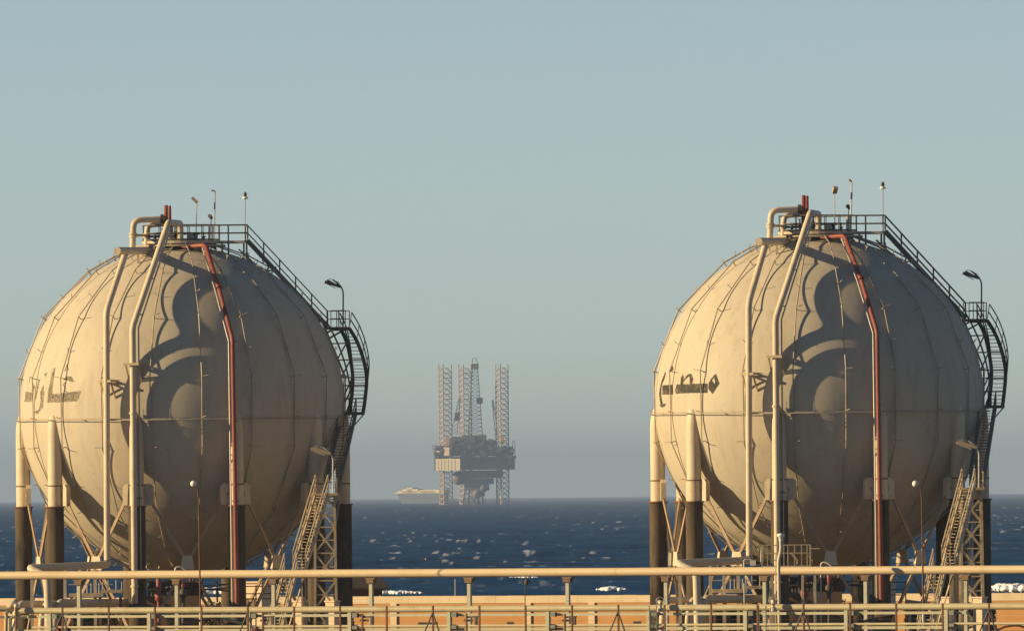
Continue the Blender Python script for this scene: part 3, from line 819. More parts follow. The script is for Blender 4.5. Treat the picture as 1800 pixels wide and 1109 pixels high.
lt = lambda P: [(x * s2, 600 + y * s2) for x, y in P]
polysL = [lt([(628, 640), (800, 622), (988, 604), (945, 728), (575, 747)]),
          lt([(575, 745), (590, 590), (625, 430), (640, 350), (678, 303), (658, 420), (638, 600), (622, 745)]),
          lt([(785, 470), (800, 425), (868, 425), (908, 492), (850, 492), (830, 470)]),
          lt(stroke([(820, 282), (785, 365), (832, 352), (820, 290)], 10)), lt(stroke([(790, 500), (770, 530), (800, 560), (785, 600), (820, 620)], 16)),
          lt([(530, 520), (541, 620), (525, 800), (460, 885), (412, 860), (470, 830), (495, 740), (488, 620)]),
          lt([(395, 498), (425, 540), (402, 680), (385, 600)]), lt([(470, 465), (482, 480), (462, 600), (430, 725), (418, 700), (446, 560)]),
          lt([(312, 610), (392, 620), (386, 738), (298, 732)]), lt([(535, 395), (575, 378), (555, 438)]), lt([(358, 430), (378, 425), (356, 505)])]
lettering(tank, BASE1, D1, polysL, [], 'ink_faded', .36, None, 8.3)

# ================================================================== setting
BETA = math.radians(27.0); TB = math.tan(BETA)     # the yard's walls, racks and fences run nearer to the right
def WL(px, py, Y0):
    a = ((px - 900) * cr + (HY - py) * sr) / F
    return W(px, py, Y0 / (1 + TB * a))
def lin(o): o.rotation_euler = (0, 0, -BETA); return o
def struct(o): o['kind'] = 'structure'; return o
def terrain_material(name, c1, c2, scale, bump=.4):
    m = mat(name, c1, .95, var=.15, scale=scale, stain=c2, stain_amt=.6, stain_scale=scale * .35, bump=bump, spec=.1); return m
M['sand'] = terrain_material('pale_beach_sand', (.46, .37, .24), (.36, .28, .17), .35)
M['soil'] = terrain_material('yard_sand', (.10, .07, .04), (.07, .05, .028), .2)
# one ground sheet: yard, step behind the wall, beach, sea bed
profile = [(-400, 0), (300, 0), (900, 0), (1038.1, 0), (1038.35, 1.88)] + [(1038.5 + i * 4, 1.88 + .05 * math.sin(i * 1.7)) for i in range(1, 7)] + [(1066, 1.7), (1076, .9), (1090, -.2), (1135, -2), (1200, -4), (2500, -30)]
xs = [-9000, -3000, -800, -200] + [-60 + 1.5 * i for i in range(81)] + [200, 800, 3000, 9000]
V, Fc = [], []
for Y, z in profile:
    for x in xs:
        dz = 0
        Yo = -TB * max(-75, min(75, x)) if 1000 < Y < 1125 else 0
        if 1039 < Y < 1064: dz = .09 * mnoise.noise((x * .25, Y * .1, 0)) + .05 * mnoise.noise((x * .9, Y * .3, 3))
        V.append((x, Y + Yo, z + dz))
nx = len(xs)
for i in range(len(profile) - 1):
    for j in range(nx - 1): Fc.append((i * nx + j, i * nx + j + 1, (i + 1) * nx + j + 1, (i + 1) * nx + j))
g = MB(); g.poly(V, Fc, True); go = struct(g.build('ground', 'sand'))
go.data.materials.append(M['soil'])
for p in go.data.polygons:
    if max(V[i][2] for i in p.vertices) < .01: p.material_index = 1

# sea: real waves, rows closer together near the shore
SEA = .5
def sea_material():
    m = bpy.data.materials.new('windy_sea_water'); m.use_nodes = True
    nt = m.node_tree; N = nt.nodes; L = nt.links; b = N['Principled BSDF']
    b.inputs['Roughness'].default_value = .45; b.inputs['Specular IOR Level'].default_value = .03
    at = N.new('ShaderNodeAttribute'); at.attribute_name = 'foam'
    at2 = N.new('ShaderNodeAttribute'); at2.attribute_name = 'tone'
    mx = N.new('ShaderNodeMix'); mx.data_type = 'RGBA'
    mx.inputs['A'].default_value = (.0,.010,.034,1); mx.inputs['B'].default_value = (.003,.040,.105,1)
    L.new(at2.outputs['Fac'], mx.inputs['Factor'])
    m2 = N.new('ShaderNodeMix'); m2.data_type = 'RGBA'; m2.inputs['B'].default_value = (.55, .58, .60, 1)
    L.new(mx.outputs['Result'], m2.inputs['A']); L.new(at.outputs['Fac'], m2.inputs['Factor'])
    L.new(m2.outputs['Result'], b.inputs['Base Color'])
    return m
M['sea'] = sea_material()
rows = [1122.0]
while rows[-1] < 62000:
    y = rows[-1]; rows.append(y + max(3.2, 3.2 * (y / 1900) ** 1.55))
rows = np.array(rows); nc = 820
sx = np.linspace(-1, 1, nc)
halfw = 900 / F * rows * 1.8 + 30
X = halfw[:, None] * sx[None, :]; Y = np.repeat(rows[:, None], nc, 1)
Z = np.zeros_like(X); spac = np.gradient(rows)
for i in range(46):
    lam = 7 * (110 / 7) ** rng.random(); th = rng.normal(0, .55); k = 2 * math.pi / lam
    amp = .028 * lam ** .62; fade = np.clip(lam / (2.2 * spac), 0.25, 1)[:, None] ** .5
    Z += amp * fade * np.sin(k * (Y * math.cos(th) + X * math.sin(th)) + rng.random() * 7)
Z *= .30 / Z.std()
def vnoise(x, y, seed):
    r = np.random.default_rng(seed); T_ = r.random((256, 256))
    xi = np.floor(x).astype(int); yi = np.floor(y).astype(int); fx = x - xi; fy = y - yi
    fx = fx * fx * (3 - 2 * fx); fy = fy * fy * (3 - 2 * fy)
    g = lambda a, b: T_[a % 256, b % 256]
    return (g(xi, yi) * (1 - fx) + g(xi + 1, yi) * fx) * (1 - fy) + (g(xi, yi + 1) * (1 - fx) + g(xi + 1, yi + 1) * fx) * fy
# whitecaps on the highest crests
zn = Z / Z.std()
sparse = vnoise(X / .95 + 31, Y / 10.0, 1)
patch = vnoise(X / 22, Y / 420.0, 6)
streak = vnoise(X / .9, Y / 20.0, 2) * .6 + vnoise(X / .35, Y / 7, 5) * .55
foam = np.clip((zn - 1.25) * 3, 0, 1) * np.clip((sparse - .765 - .2 * (patch < .42)) * 9, 0, 1) * np.clip((streak - .50) * 7, 0, 1)
fade = np.clip(1.15 - rows / 12000, .0, 1)[:, None]
foam *= fade * np.clip((rows - 1150) / 1100, .12, 1)[:, None]
Z += foam * .07
shore = np.clip((1128 - Y) / 10, 0, 1)
tone = np.clip(.46 + .30 * zn + .7 * (vnoise(X / 40, Y / 500, 3) - .5) + .8 * (vnoise(X / 2.2, Y / 40, 4) - .5) + .9 * (vnoise(X / .7, Y / 12, 8) - .5), 0, 1)
me = bpy.data.meshes.new('sea'); nr = len(rows)
co = np.stack([X, Y, Z + SEA], -1).reshape(-1, 3).astype(np.float32)
idx = np.arange(nr * nc).reshape(nr, nc)
quads = np.stack([idx[:-1, :-1], idx[:-1, 1:], idx[1:, 1:], idx[1:, :-1]], -1).reshape(-1, 4).astype(np.int32)
me.vertices.add(len(co)); me.vertices.foreach_set('co', co.ravel())
me.loops.add(quads.size); me.loops.foreach_set('vertex_index', quads.ravel())
me.polygons.add(len(quads)); me.polygons.foreach_set('loop_start', np.arange(0, quads.size, 4, dtype=np.int32))
me.polygons.foreach_set('use_smooth', np.ones(len(quads), dtype=bool))
me.update(calc_edges=True)
a = me.attributes.new('foam', 'FLOAT', 'POINT'); a.data.foreach_set('value', foam.ravel().astype(np.float32))
a = me.attributes.new('tone', 'FLOAT', 'POINT'); a.data.foreach_set('value', tone.ravel().astype(np.float32))
me.materials.append(M['sea'])
sea = bpy.data.objects.new('sea', me); COL.objects.link(sea); struct(sea)
# wide sea beyond the modelled wedge on both sides
b = MB()
for s in (-1, 1):
    b.poly([(s * (900 / F * 1122 * 1.8 + 30), 1122, SEA), (s * 9000, 1122, SEA), (s * 30000, 62000, SEA), (s * (900 / F * 62000 * 1.8 + 30), 62000, SEA)], [(0, 1, 2, 3) if s > 0 else (3, 2, 1, 0)])
wsea = struct(b.build('sea', 'sea'))
at_ = wsea.data.attributes.new('tone', 'FLOAT', 'POINT'); at_.data.foreach_set('value', [.46] * len(wsea.data.vertices))

# breaking surf: lumpy foam along the shore and two breakers farther out
M['foam'] = mat('sea_foam', (.86, .85, .83), .8, var=.08, scale=1)
def breaker(b, px0, px1, py, D, h, n, seed):
    random.seed(seed); zb = SEA - .1
    for i in range(n):
        t = (i + random.random()) / n; px_ = px0 + (px1 - px0) * t
        D = (CAMZ - SEA - .1) * F / ((px_ - 900) * sr - (HY - py) * cr)      # where that row meets the water
        c = W(px_, py, D); env = (.35 + .65 * math.sin(math.pi * t)) * random.uniform(.4, 1.0)
        r = h * env
        c.y += random.uniform(-6, 6); c.z += .42      # riding on the crest
        rx = r * random.uniform(.9, 2.2)
        prof_ = [(max(.001, math.sin(math.pi * q / 6)), -math.cos(math.pi * q / 6)) for q in range(7)]
        vs = []; m_ = 8
        for rr_, zz_ in prof_:
            for j in range(m_):
                a_ = 2 * math.pi * j / m_; p = Vector((rr_ * math.cos(a_) * rx, rr_ * math.sin(a_) * r * 2, zz_ * r))
                p *= 1 + .35 * mnoise.noise(p * 2.3 / max(r, .05) + Vector((i, seed, 0))); vs.append(c + p)
        b.poly(vs, [(k * m_ + j, k * m_ + (j + 1) % m_, (k + 1) * m_ + (j + 1) % m_, (k + 1) * m_ + j) for k in range(6) for j in range(m_)], True)
b = MB()
breaker(b, 640, 742, 1049.5, 1105, .20, 110, 1); breaker(b, 340, 400, 1048, 1105, .42, 60, 2)
breaker(b, 1735, 1830, 1042, 1105, .46, 170, 3); breaker(b, 1700, 1712, 1046, 1105, .3, 20, 4)
breaker(b, 1048, 1100, 1043, 1420, .24, 70, 5); breaker(b, 905, 945, 1021, 1600, .13, 40, 6); breaker(b, 895, 905, 1021, 1600, .08, 10, 8)
breaker(b, 60, 78, 1056, 1105, .16, 16, 7); breaker(b, 838, 858, 1026, 1550, .06, 14, 9)
so = b.build('surf', 'foam'); so['kind'] = 'stuff'

# boundary wall with pilasters
yW = 1037.4
topz = 2.54
wc = WL(900, 1060, yW)
wall = lin(empty('boundary_wall', (wc.x, wc.y, 0), 'long low ochre wall with cream pilasters along the beach', 'wall'))
def along(px, py, Y0, c): p = WL(px, py, Y0); return (p.x - c.x) / math.cos(BETA)
def wx(px): return along(px, 1090, yW, wc)
MB().box((wx(-140), 0, 0), (wx(1960), .45, 2.03)).build('wall_panel', 'wall', wall)
cb_ = MB(); x_ = wx(-140); k_ = 0
while x_ < wx(1960):      # rough cream coping course
    w__ = 1.1 + .5 * mnoise.noise((k_ * 1.3, 0, 0)); h__ = topz + .022 * mnoise.noise((k_ * .7, 4, 0))
    cb_.box((x_, -.05 + .004 * math.sin(k_ * 2.1), 2.032), (x_ + w__ - .006, .5, h__)); x_ += w__; k_ += 1
cb_.build('coping', 'pilaster', wall)
for px_ in (18, 141, 297, 463, 583, 693, 929, 1041, 1212, 1383, 1561, 1706):
    MB().box((wx(px_) - .24, -.12, 0), (wx(px_) + .24, -.003, 2.03)).build('pilaster', 'pilaster', wall)
for px_, w_ in ((752, 1.5), (897, .5), (1120, .6), (1252, 1.2), (330, 1.0), (405, 1.3), (160, 1.2)):
    MB().box((wx(px_) - w_ / 2, -.02, .55), (wx(px_) + w_ / 2, -.002, .74)).build('slot', 'black', wall)

# scrub in the tank yard
random.seed(21)
def leaves(b, c, rx, ry, rz, n, size):
    for _ in range(n):
        d = Vector((random.gauss(0, 1), random.gauss(0, 1), random.gauss(0, 1))).normalized() * random.random() ** .4
        p = Vector(c) + Vector((d.x * rx, d.y * ry, d.z * rz)); p.z = max(p.z, .03)
        u = Vector((random.gauss(0, 1), random.gauss(0, 1), random.gauss(0, 1))).normalized(); v_ = u.orthogonal().normalized(); w_ = random.uniform(.5, 1.2) * size
        b.poly([p - u * w_, p + v_ * w_ * .4, p + u * w_, p - v_ * w_ * .4], [(0, 1, 2, 3)])
b = MB()
for base_, D_, ox in ((BASE1, D1, 0), (BASE2, D2, 1128)):
    for x0, x1 in ((117, 142), (157, 192), (232, 252), (290, 312), (335, 352), (395, 430), (470, 500), (530, 560), (596, 619)):
        pa, pb = WL(x0 + ox, 1100, 1030).x, WL(x1 + ox, 1100, 1030).x; ys = WL((x0 + x1) / 2 + ox, 1100, 1030).y
        for k in range(3):
            leaves(b, (pa + (pb - pa) * (k + .5) / 3, ys + random.uniform(-1, 1), .66), (pb - pa) / 4, .6, .8, 520, .15)
    for x0, x1, top in ((195, 440, 1056), (470, 625, 1057), (100, 200, 1064)):
        z_ = WL(x0 + ox, top, 1024).z
        for k in range(int((x1 - x0) / 9)):
            pt_ = WL(x0 + ox + k * 9, 1060, 1024); x_ = pt_.x
            leaves(b, (x_, pt_.y + random.uniform(-1, 1), z_ * .55), .38, .7, z_ * .5 * random.uniform(.7, 1.0), 240, .15)
sc = b.build('scrub', 'leaf'); sc['kind'] = 'stuff'

# brown beach hut
hb = W(640, 1055, 1060); hb.z = 1.9
hut = empty('beach_hut', hb, 'brown beach hut with wide dark hipped roof behind the lattice stair tower', 'hut')
q = lambda px, py, D=1060: W(px, py, D) - hb
a, b_ = q(596, 1056), q(672, 1033); MB().box((a.x, -1.6, -.2), (b_.x, 1.6, b_.z)).build('wall', 'hut', hut)
e0, e1, t0, t1 = q(586, 1032), q(684, 1032), q(600, 1012), q(668, 1012)
vs = [(e0.x, -2.2, e0.z), (e1.x, -2.2, e1.z), (e1.x, 2.2, e1.z), (e0.x, 2.2, e0.z), (t0.x, -.8, t0.z), (t1.x, -.8, t1.z), (t1.x, .8, t1.z), (t0.x, .8, t0.z),
      (e0.x, -2.2, e0.z - .12), (e1.x, -2.2, e1.z - .12), (e1.x, 2.2, e1.z - .12), (e0.x, 2.2, e0.z - .12)]
MB().poly(vs, [(0, 1, 5, 4), (1, 2, 6, 5), (2, 3, 7, 6), (3, 0, 4, 7), (4, 5, 6, 7), (8, 9, 1, 0), (9, 10, 2, 1), (10, 11, 3, 2), (11, 8, 0, 3), (11, 10, 9, 8)]).build('roof', 'roof', hut)
pp = q(668, 1052); MB().box((pp.x - .15, -2.0, -.2), (pp.x + .15, -1.7, q(668, 1045).z)).build('door_post', 'roof', hut)
p = q(638, 1050); MB().ball((p.x, -2.3, .15), .2, 10).build('pot', 'block', hut)
p = q(669, 1056, 1050); 
# lone bollard of grey stone in front of the hut
ob = W(669, 1060, 1048); ob.z = 1.9
bo = MB().lathe((0, 0, 0), [(.16, -.1), (.16, .5), (.12, .62), (.02, .66)], 12).build('bollard', 'galv', None, ob); tag(bo, 'short grey bollard on the sand beside the brown hut', 'bollard')

# ================================================================== foreground pipe run
YT = 955.0
tc_ = WL(900, 1005.8, YT); zT = tc_.z
xl, xr = along(-60, 1000, YT, tc_), along(1860, 1000, YT, tc_)
tp_ = MB().tube([(xl + (xr - xl) * i / 24, 0, .02 * mnoise.noise((i * .8, 2, 0))) for i in range(25)], 7.4 * YT / F, 20)
pipe = lin(tag(tp_.build('transfer_pipe', 'trunk', None, (tc_.x, tc_.y, zT)), 'long straight cream pipe raised on posts across both tanks', 'pipe'))
sb__ = MB()
for px_ in (60, 224, 566, 738, 1084, 1432, 1610): x_ = along(px_, 1000, YT, tc_); sb__.lathe((x_, 0, 0), [(7.55 * YT / F, -.05), (7.55 * YT / F, .05)], 20, True, (1, 0, 0))
sb__.build('weld_band', 'trunk', pipe)
names = ['outermost at the left edge of the frame', 'before the fireproofed legs of the left tank', 'under the left tank beside the gooseneck pipe', 'before the left lattice stair tower',
         'before the brown beach hut', 'midway over open sea, left of the dark globe lamp', 'over open sea, right of the dark globe lamp', 'by the outermost leg of the right tank', 'beside the vent mast of the right tank',
         'beside the red pipe of the right tank', 'before the right lattice stair tower']
for i, px_ in enumerate((-35, 139, 311, 481, 652.5, 825, 998, 1171, 1344.5, 1522, 1698)):
    p = WL(px_, 1003, YT); k = YT / F
    o = lin(empty('pipe_support', (p.x, p.y, 0), 'pale post with brown cradle, ' + names[i], 'pipe support', 'posts under the long pipe'))
    zt_ = zT - 8.2 * k
    MB().box((-.115, -.12, 0), (.115, .12, zt_ - .33)).build('post', 'beam', o)
    MB().box((-.24, -.24, zt_ - .33), (.26, .24, zt_ - .06)).box((-.36, -.2, zt_ - .06), (.36, .2, zt_ + .01)).build('cradle', 'brown', o)

# pipe rack ---------------------------------------------------------
YR = 942.0; kR = YR / F
def rz(py): return WL(900, py, YR).z            # level pieces: row at image centre
rc_ = WL(900, 1080, YR); nrm_ = Vector((-math.sin(BETA), -math.cos(BETA), 0))
def rack_line(name, mname, x0, x1, py, r, label, cat, grp, dy=0, box=None):
    a, b_ = along(x0, py, YR, rc_), along(x1, py, YR, rc_)
    bx = MB()
    if box: bx.box((a, -box[0] / 2, -box[1] / 2), (b_, box[0] / 2, box[1] / 2))
    else:
        bx.tube([(a, 0, 0), (b_, 0, 0)], r, 16)
        for t in np.arange(a + 3, b_, 6.1): bx.lathe((t, 0, 0), [(r * 1.03, -.04), (r * 1.03, .04)], 16, False, (1, 0, 0))
    o = bx.build(name, mname, None, (rc_.x - nrm_.x * dy, rc_.y - nrm_.y * dy, rz(py))); return lin(tag(o, label, cat, grp))
rack_line('rack_pipe', 'rack', 22, 1860, 1069.0, 5.6 * kR, 'upper cream pipe along the foreground rack, thickest one', 'pipe', 'rack pipes', -.2)
rack_line('rack_pipe', 'rack', 60, 1860, 1098.8, 2.4 * kR, 'thinner lower pipe along the foreground rack', 'pipe', 'rack pipes', -.2)
rack_line('rack_beam', 'beam', 20, 1700, 1079.6, 0, 'upper pale beam under the thick rack pipe', 'beam', 'rack beams', 0, (.3, 4.6 * kR))
rack_line('rack_beam', 'beam', 20, 1690, 1105.0, 0, 'lower pale beam along the bottom of the rack', 'beam', 'rack beams', 0, (.3, 5.0 * kR))
rk = [(93, 'left tank, first of the rack'), (268, 'left tank beside red actuators'), (443, 'left tank by the stair foot'), (620.5, 'brown hut'), (795, 'sea right of an A-frame fence post'), (968.5, 'sea right of the globe lamp'), (1146, 'right tank, by the pipe ladder'), (1316, 'right tank, by the vent mast'), (1493, 'right tank, left of the red pipe'), (1669, 'right tank, by its stair tower')]
for px_, nm in rk:
    p = WL(px_, 1073, YR) + nrm_ * .35
    o = lin(empty('rack_post', (p.x, p.y, 0), 'pale square rack post before the ' + nm, 'post', 'posts of the foreground pipe rack'))
    zt_ = rz(1074.5)
    MB().box((-.14, -.14, 0), (.10, .14, zt_)).build('post', 'beam', o)
    MB().box((.105, -.1, zt_ - .32), (.50, .18, zt_ - .03)).build('bracket', 'clip', o)
    MB().box((.105, -.1, rz(1103.5) - .02), (.5, .18, rz(1103.5) + .2)).build('bracket', 'clip', o)
# small signal posts with T heads beside the rack posts
for px_, nm in ((462, 'left stair foot'), (637, 'brown hut'), (820, 'tripod fence post'), (993, 'globe lamp')):
    p = WL(px_, 1078, YR - 3)
    o = lin(empty('short_post', (p.x, p.y, 0), f'thin rusty short post with a T head near the {nm}', 'post', 'short T posts'))
    z_ = p.z
    MB().bar((0, 0, 0), (0, 0, z_), .1).build('post', 'rust', o)
    MB().bar((-.1, .1, z_ - .22), (.75, .1, z_ - .18), .1).bar((.62, .1, z_ - .2), (.62, .1, z_ - .7), .16).bar((-.25, .14, z_ - .42), (.35, .14, z_ - .42), .12).build('arm', 'valve', o)
# fence posts -------------------------------------------------------
YF = 930.0
where = ['beside the valve wheels', 'before the short elbow pipes', 'before the riser pipe', 'beside red actuators', 'right of the white globe lamp', 'before the pale cabin', 'before the left stair flights', 'before the left stair tower',
         'before the brown hut', 'over the ochre wall right of the hut', 'left of the plain wall run', 'under the dark globe lamp', 'right of a short T post', 'before the open wall left of the right tank', 'beside the pipe ladder', 'before fat elbow pipes',
         'beside the vent mast', 'below the red actuators', 'left of the red pipe', 'before the right tank pads', 'before the right stair tower', 'at the outer leg of the right tank']
for k in range(22):
    px_ = 28 + 81.45 * k; p = WL(px_, 1064, YF); z_ = WL(900, 1063.2, YF).z
    brace = k % 4 == 1
    o = empty('fence_post', (p.x, p.y, 0), ('rusty A-braced fence post ' if brace else 'plain rusty fence post ') + where[k], 'fence post', 'rusty fence posts')
    lin(o); lean = Vector((random.uniform(-.02, .02), 0, 0))
    MB().bar((0, 0, 0), Vector((0, 0, z_)) + lean, .1, .1).build('post', 'rust', o)
    if brace:
        for s in (-1, 1):
            MB().tube([(0, -.05, z_ - .42), (s * 1.05, -.3, z_ - 2.9)], .05, 6).build('stay', 'valve', o)
for nm, py_, lab in (('fence_wire', 1066, 'top wire of the rusty fence'), ('fence_wire', 1090, 'lower wire of the rusty fence')):
    a, b_ = WL(-20, py_, YF), WL(1820, py_, YF); a.z = b_.z = WL(900, py_, YF).z
    tag(MB().tube([a, b_], .006, 4).build(nm, 'rust'), lab + ' across the foreground', 'wire', 'fence wires')
# white globe lamp posts
for px_, py_, ptx, lab in ((351, 847, 340, 'tall thin lamp post with small white head before the left tank'), (1622, 850, 1609, 'tall thin lamp post with small white head before the right tank')):
    D_ = WL(px_, 1100, 945).y; ft = W(px_ + 2, 1140, D_); ft.z = 0
    o = empty('lamp_post', ft, lab, 'lamp post', 'thin lamp posts')
    qq = lambda px, py: W(px, py, D_) - ft
    MB().tube([(0, 0, 0), qq(px_ + 1.2, 1075)], .085, 8).build('base', 'galv', o)
    MB().tube([qq(px_ + 1.2, 1075), qq(px_ - .4, 960), qq(px_ - 1.6, 880), qq(px_ - 4, 859), qq(ptx + 3, 852)], [.055, .05, .04, .035, .03], 8).build('pole', 'rust', o)
    MB().lathe(qq(ptx, 850), [(.06, -.18), (.17, -.12), (.2, .02), (.16, .14), (.03, .2)], 12).build('lamp_head', 'lampwhite', o)
# dark lamp midway
D_ = 936.0; ft = W(923, 1140, D_); ft.z = 0
o = empty('lamp_post', ft, 'low dark globe lamp on a thin pole against the open sea', 'lamp post')
qq = lambda px, py: W(px, py, D_) - ft
MB().tube([(0, 0, 0), qq(923, 1026)], .028, 6).build('pole', 'valve', o)
MB().lathe(qq(926, 1022), [(.08, -.2), (.15, -.1), (.16, .05), (.12, .16), (.02, .2)], 12, True, (.25, 0, 1)).build('lamp_head', 'valve', o)
D_ = 1090.0; ft = W(800, 1050, D_)
tag(MB().tube([(0, 0, -.2), W(800, 1017, D_) - ft], .035, 6).build('beach_pole', 'galv', None, ft), 'thin pale pole standing alone on the beach edge', 'pole')
bu = W(748.5, 992, 1980)
by = empty('buoy', (bu.x, 1980, SEA), 'small yellow buoy on the dark blue sea', 'buoy')
MB().lathe((0, 0, 0), [(.2, -.2), (.3, .05), (.28, .25), (.08, .4), (.06, .65)], 12).build('float', 'yellow', by); MB().ball((0, 0, .7), .1, 8).build('topmark', 'yellow', by)

# vent mast and work platform before the right tank
D_ = WL(1371, 1060, 950).y
ft = W(1371, 1140, D_); ft.z = 0
o = empty('vent_mast', ft, 'cream vent mast with mushroom cap and offset neck before the right tank', 'vent mast')
qq = lambda px, py: W(px, py, D_) - ft
MB().pipe([(0, 0, 0), qq(1369.5, 1060), qq(1368.5, 985), qq(1373, 966), qq(1372.5, 945)], 3.2 * D_ / F, .25, 12).build('mast', 'pipe', o)
MB().lathe(qq(1372.5, 941), [(.13, -.35), (.14, -.1), (.24, -.02), (.25, .08), (.12, .14)], 14).build('cap', 'lampwhite', o)
MB().tube([qq(1363.5, 1140), qq(1363.5, 972)], .03, 6).build('conduit', 'galv', o)
for py_ in (984, 1045, 1075): MB().bar(qq(1360, py_), qq(1372, py_), .06).build('clamp', 'galv', o)
D_ = 964.0
ft = W(1385, 1140, D_); ft.z = 0
o = empty('work_platform', ft, 'cream railed work platform before the right tank', 'platform')
qq = lambda px, py, dy=0: W(px, py, D_ + dy) - ft
z_ = qq(1385, 994).z
a, b_ = qq(1343, 994), qq(1427, 992)
MB().box((a.x, 0, z_ - .12), (b_.x, 2.2, z_)).build('deck', 'tower', o)
for yy in (0.05, 2.15):
    pr = MB()
    for hh in (1.32, .8): pr.tube([(a.x, yy, z_ + hh), (b_.x - (1.0 if yy < 1 else 0), yy, z_ + hh)], .03, 6)
    for px_ in ((1339, 1349, 1378, 1397, 1409, 1424) if yy < 1 else (1342, 1360, 1386, 1420, 1426)):
        x_ = qq(px_, 994).x; pr.bar((x_, yy, z_ - .1), (x_, yy, z_ + 1.34), .065)
    if yy > 1: pr.build('railing', 'tower', o); continue
    pr.bar((qq(1383, 0).x, .05, z_ + .8), (qq(1394, 0).x, .05, z_ + .3), .12)
    pr.tube([qq(1424, 964), qq(1441, 964)], .04, 6)
    pr.build('railing', 'tower', o)
for px_, yy in ((1346, .1), (1402, .1), (1424, .1), (1346, 2), (1424, 2)): x_ = qq(px_, 0).x; MB().bar((x_, yy, 0), (x_, yy, z_ - .1), .14).build('leg', 'pipe', o)
ldr = W(1385, 1140, D_)
# blue-white drum beside the platform
dl = W(1323, 994, 966); dz = dl.z
o = empty('gauge_box', (dl.x, 966, 0), 'small white instrument box on a bent pipe left of the work platform', 'instrument')
MB().box((-.16, -.14, dz + .02), (.2, .14, dz + .36)).build('box', 'lampwhite', o)
MB().pipe([(-.55, 0, 0), (-.55, 0, dz + .4), (-.1, 0, dz + .4)], .045, .1, 8).pipe([(.2, 0, dz + .05), (.5, 0, dz + .02), (.58, 0, dz + 1.2)], .035, .15, 8).build('bracket', 'galv', o)
# handwheels, ladder and manifold at both ends
for px_, py_, r_, lab in ((1160.5, 1056, 7, 'large valve wheel on the rack at the outer leg of the right tank'), (1359, 1055, 7.5, 'large valve wheel on the rack by the vent mast'), (28, 1062, 4.5, 'small valve wheel at the left end of the rack')):
    D_ = WL(px_, py_, YR).y - .9; p = W(px_, py_ + 9, D_)
    o = empty('rack_valve', p, lab, 'valve', 'rack valves'); kk = D_ / F
    ringp = [Vector((r_ * kk * math.cos(2 * math.pi * i / 20), -.1, 9 * kk + r_ * kk * math.sin(2 * math.pi * i / 20))) for i in range(20)]
    wb = MB().tube(ringp, .025, 6, closed=True)
    for i in (0, 7, 13): wb.tube([ringp[i], (0, -.1, 9 * kk)], .018, 5)
    wb.build('wheel', 'galv', o)
    MB().lathe((0, 0, -.35), [(.22, 0), (.22, .2), (.1, .3), (.12, .55), (.18, .6), (.18, .7), (.05, .75)], 12).ball((.02, -.15, 6 * kk), .14, 10).build('valve_body', 'pipe', o)
for px_, lab in ((1148, 'pale narrow ladder of the rack by the outer leg of the right tank'), (1340, 'pale narrow ladder of the rack by the vent mast')):
    D_ = WL(px_, 1062, YR).y - 1.4; p = W(px_, 1062, D_); o = empty('ladder', (p.x, D_, 0), lab, 'ladder', 'rack ladders'); h_ = W(px_, 1064, D_).z
    MB().bar((-.22, 0, 0), (-.22, 0, h_), .07).bar((.22, 0, 0), (.22, 0, h_), .07).build('stile', 'beam', o)
    rb = MB()
    for i in range(1, int(h_ / .3)): rb.tube([(-.22, 0, i * .3), (.22, 0, i * .3)], .02, 5)
    rb.build('rungs', 'beam', o)
# left end manifold of the rack
D_ = WL(20, 1080, YR).y - .6; p = W(20, 1080, D_)
o = empty('manifold', (p.x, D_, 0), 'cream pipe manifold with flanges at the left end of the rack', 'manifold')
qq = lambda px, py, dy=0: W(px, py, D_ + dy) - Vector((p.x, D_, 0))
mb_ = MB().pipe([qq(-10, 1070), qq(16, 1070), qq(22, 1062), qq(27, 1056, 3)], .16, .2, 10).pipe([qq(10, 1120), qq(11, 1072), qq(30, 1070)], .12, .2, 10).pipe([qq(18, 1120), qq(18.5, 1084), qq(60, 1083)], .1, .15, 8)
mb_.lathe(qq(11, 1076), [(.2, -.05), (.2, .05)], 12, False).build('pipes', 'rack', o)
MB().bar(qq(0, 1084), qq(70, 1083.5), .16).bar(qq(17, 1120), qq(28, 1086), .1).bar(qq(35, 1084), qq(28, 1110), .07).build('frame', 'beam', o)
# red drums low in the foreground
for px_, r_, mname, lab in ((103, 6, 'red', 'squat red valve bonnet behind the second fence post'), (118, 7, 'valve', 'squat dark flange beside the red valve bonnet'), (450, 9, 'red', 'squat red valve bonnet behind the braced fence post at the left stair foot')):
    D_ = WL(px_, 1104, YR).y - 3; p = W(px_, 1104, D_); o = empty('valve_bonnet', (p.x, D_, 0), lab, 'valve'); kk = D_ / F
    MB().lathe((0, 0, 0), [(.12, 0), (.12, p.z - .25), (r_ * kk, p.z - .25), (r_ * kk, p.z - .04), (r_ * kk * .7, p.z)], 16).build('bonnet', mname, o)
    MB().disc((0, 0, p.z + .03), (0, 0, 1), r_ * kk * .5, .06, 12).build('cap', 'valve', o)
# hose arching on the right
D_ = 955.0
ap = [W(x, y, D_) for x, y in ((1736, 1112), (1752, 1107), (1766, 1101), (1780, 1098.5), (1792, 1099), (1806, 1104), (1820, 1112))]
c0 = ap[0].copy()
tag(MB().tube([x - c0 for x in ap], .07, 8).build('hose', 'rust', None, c0), 'rusty arched hose before the ochre wall at the right edge', 'hose')
D_ = 932.0; c0 = W(1745, 1066, D_)
tag(MB().tube([W(x, y, D_) - c0 for x, y in ((1742, 1072), (1746, 1088), (1752, 1104), (1757, 1114))], .05, 6).build('guy_rod', 'valve', None, c0), 'dark slanting rod left of the arched hose', 'rod')
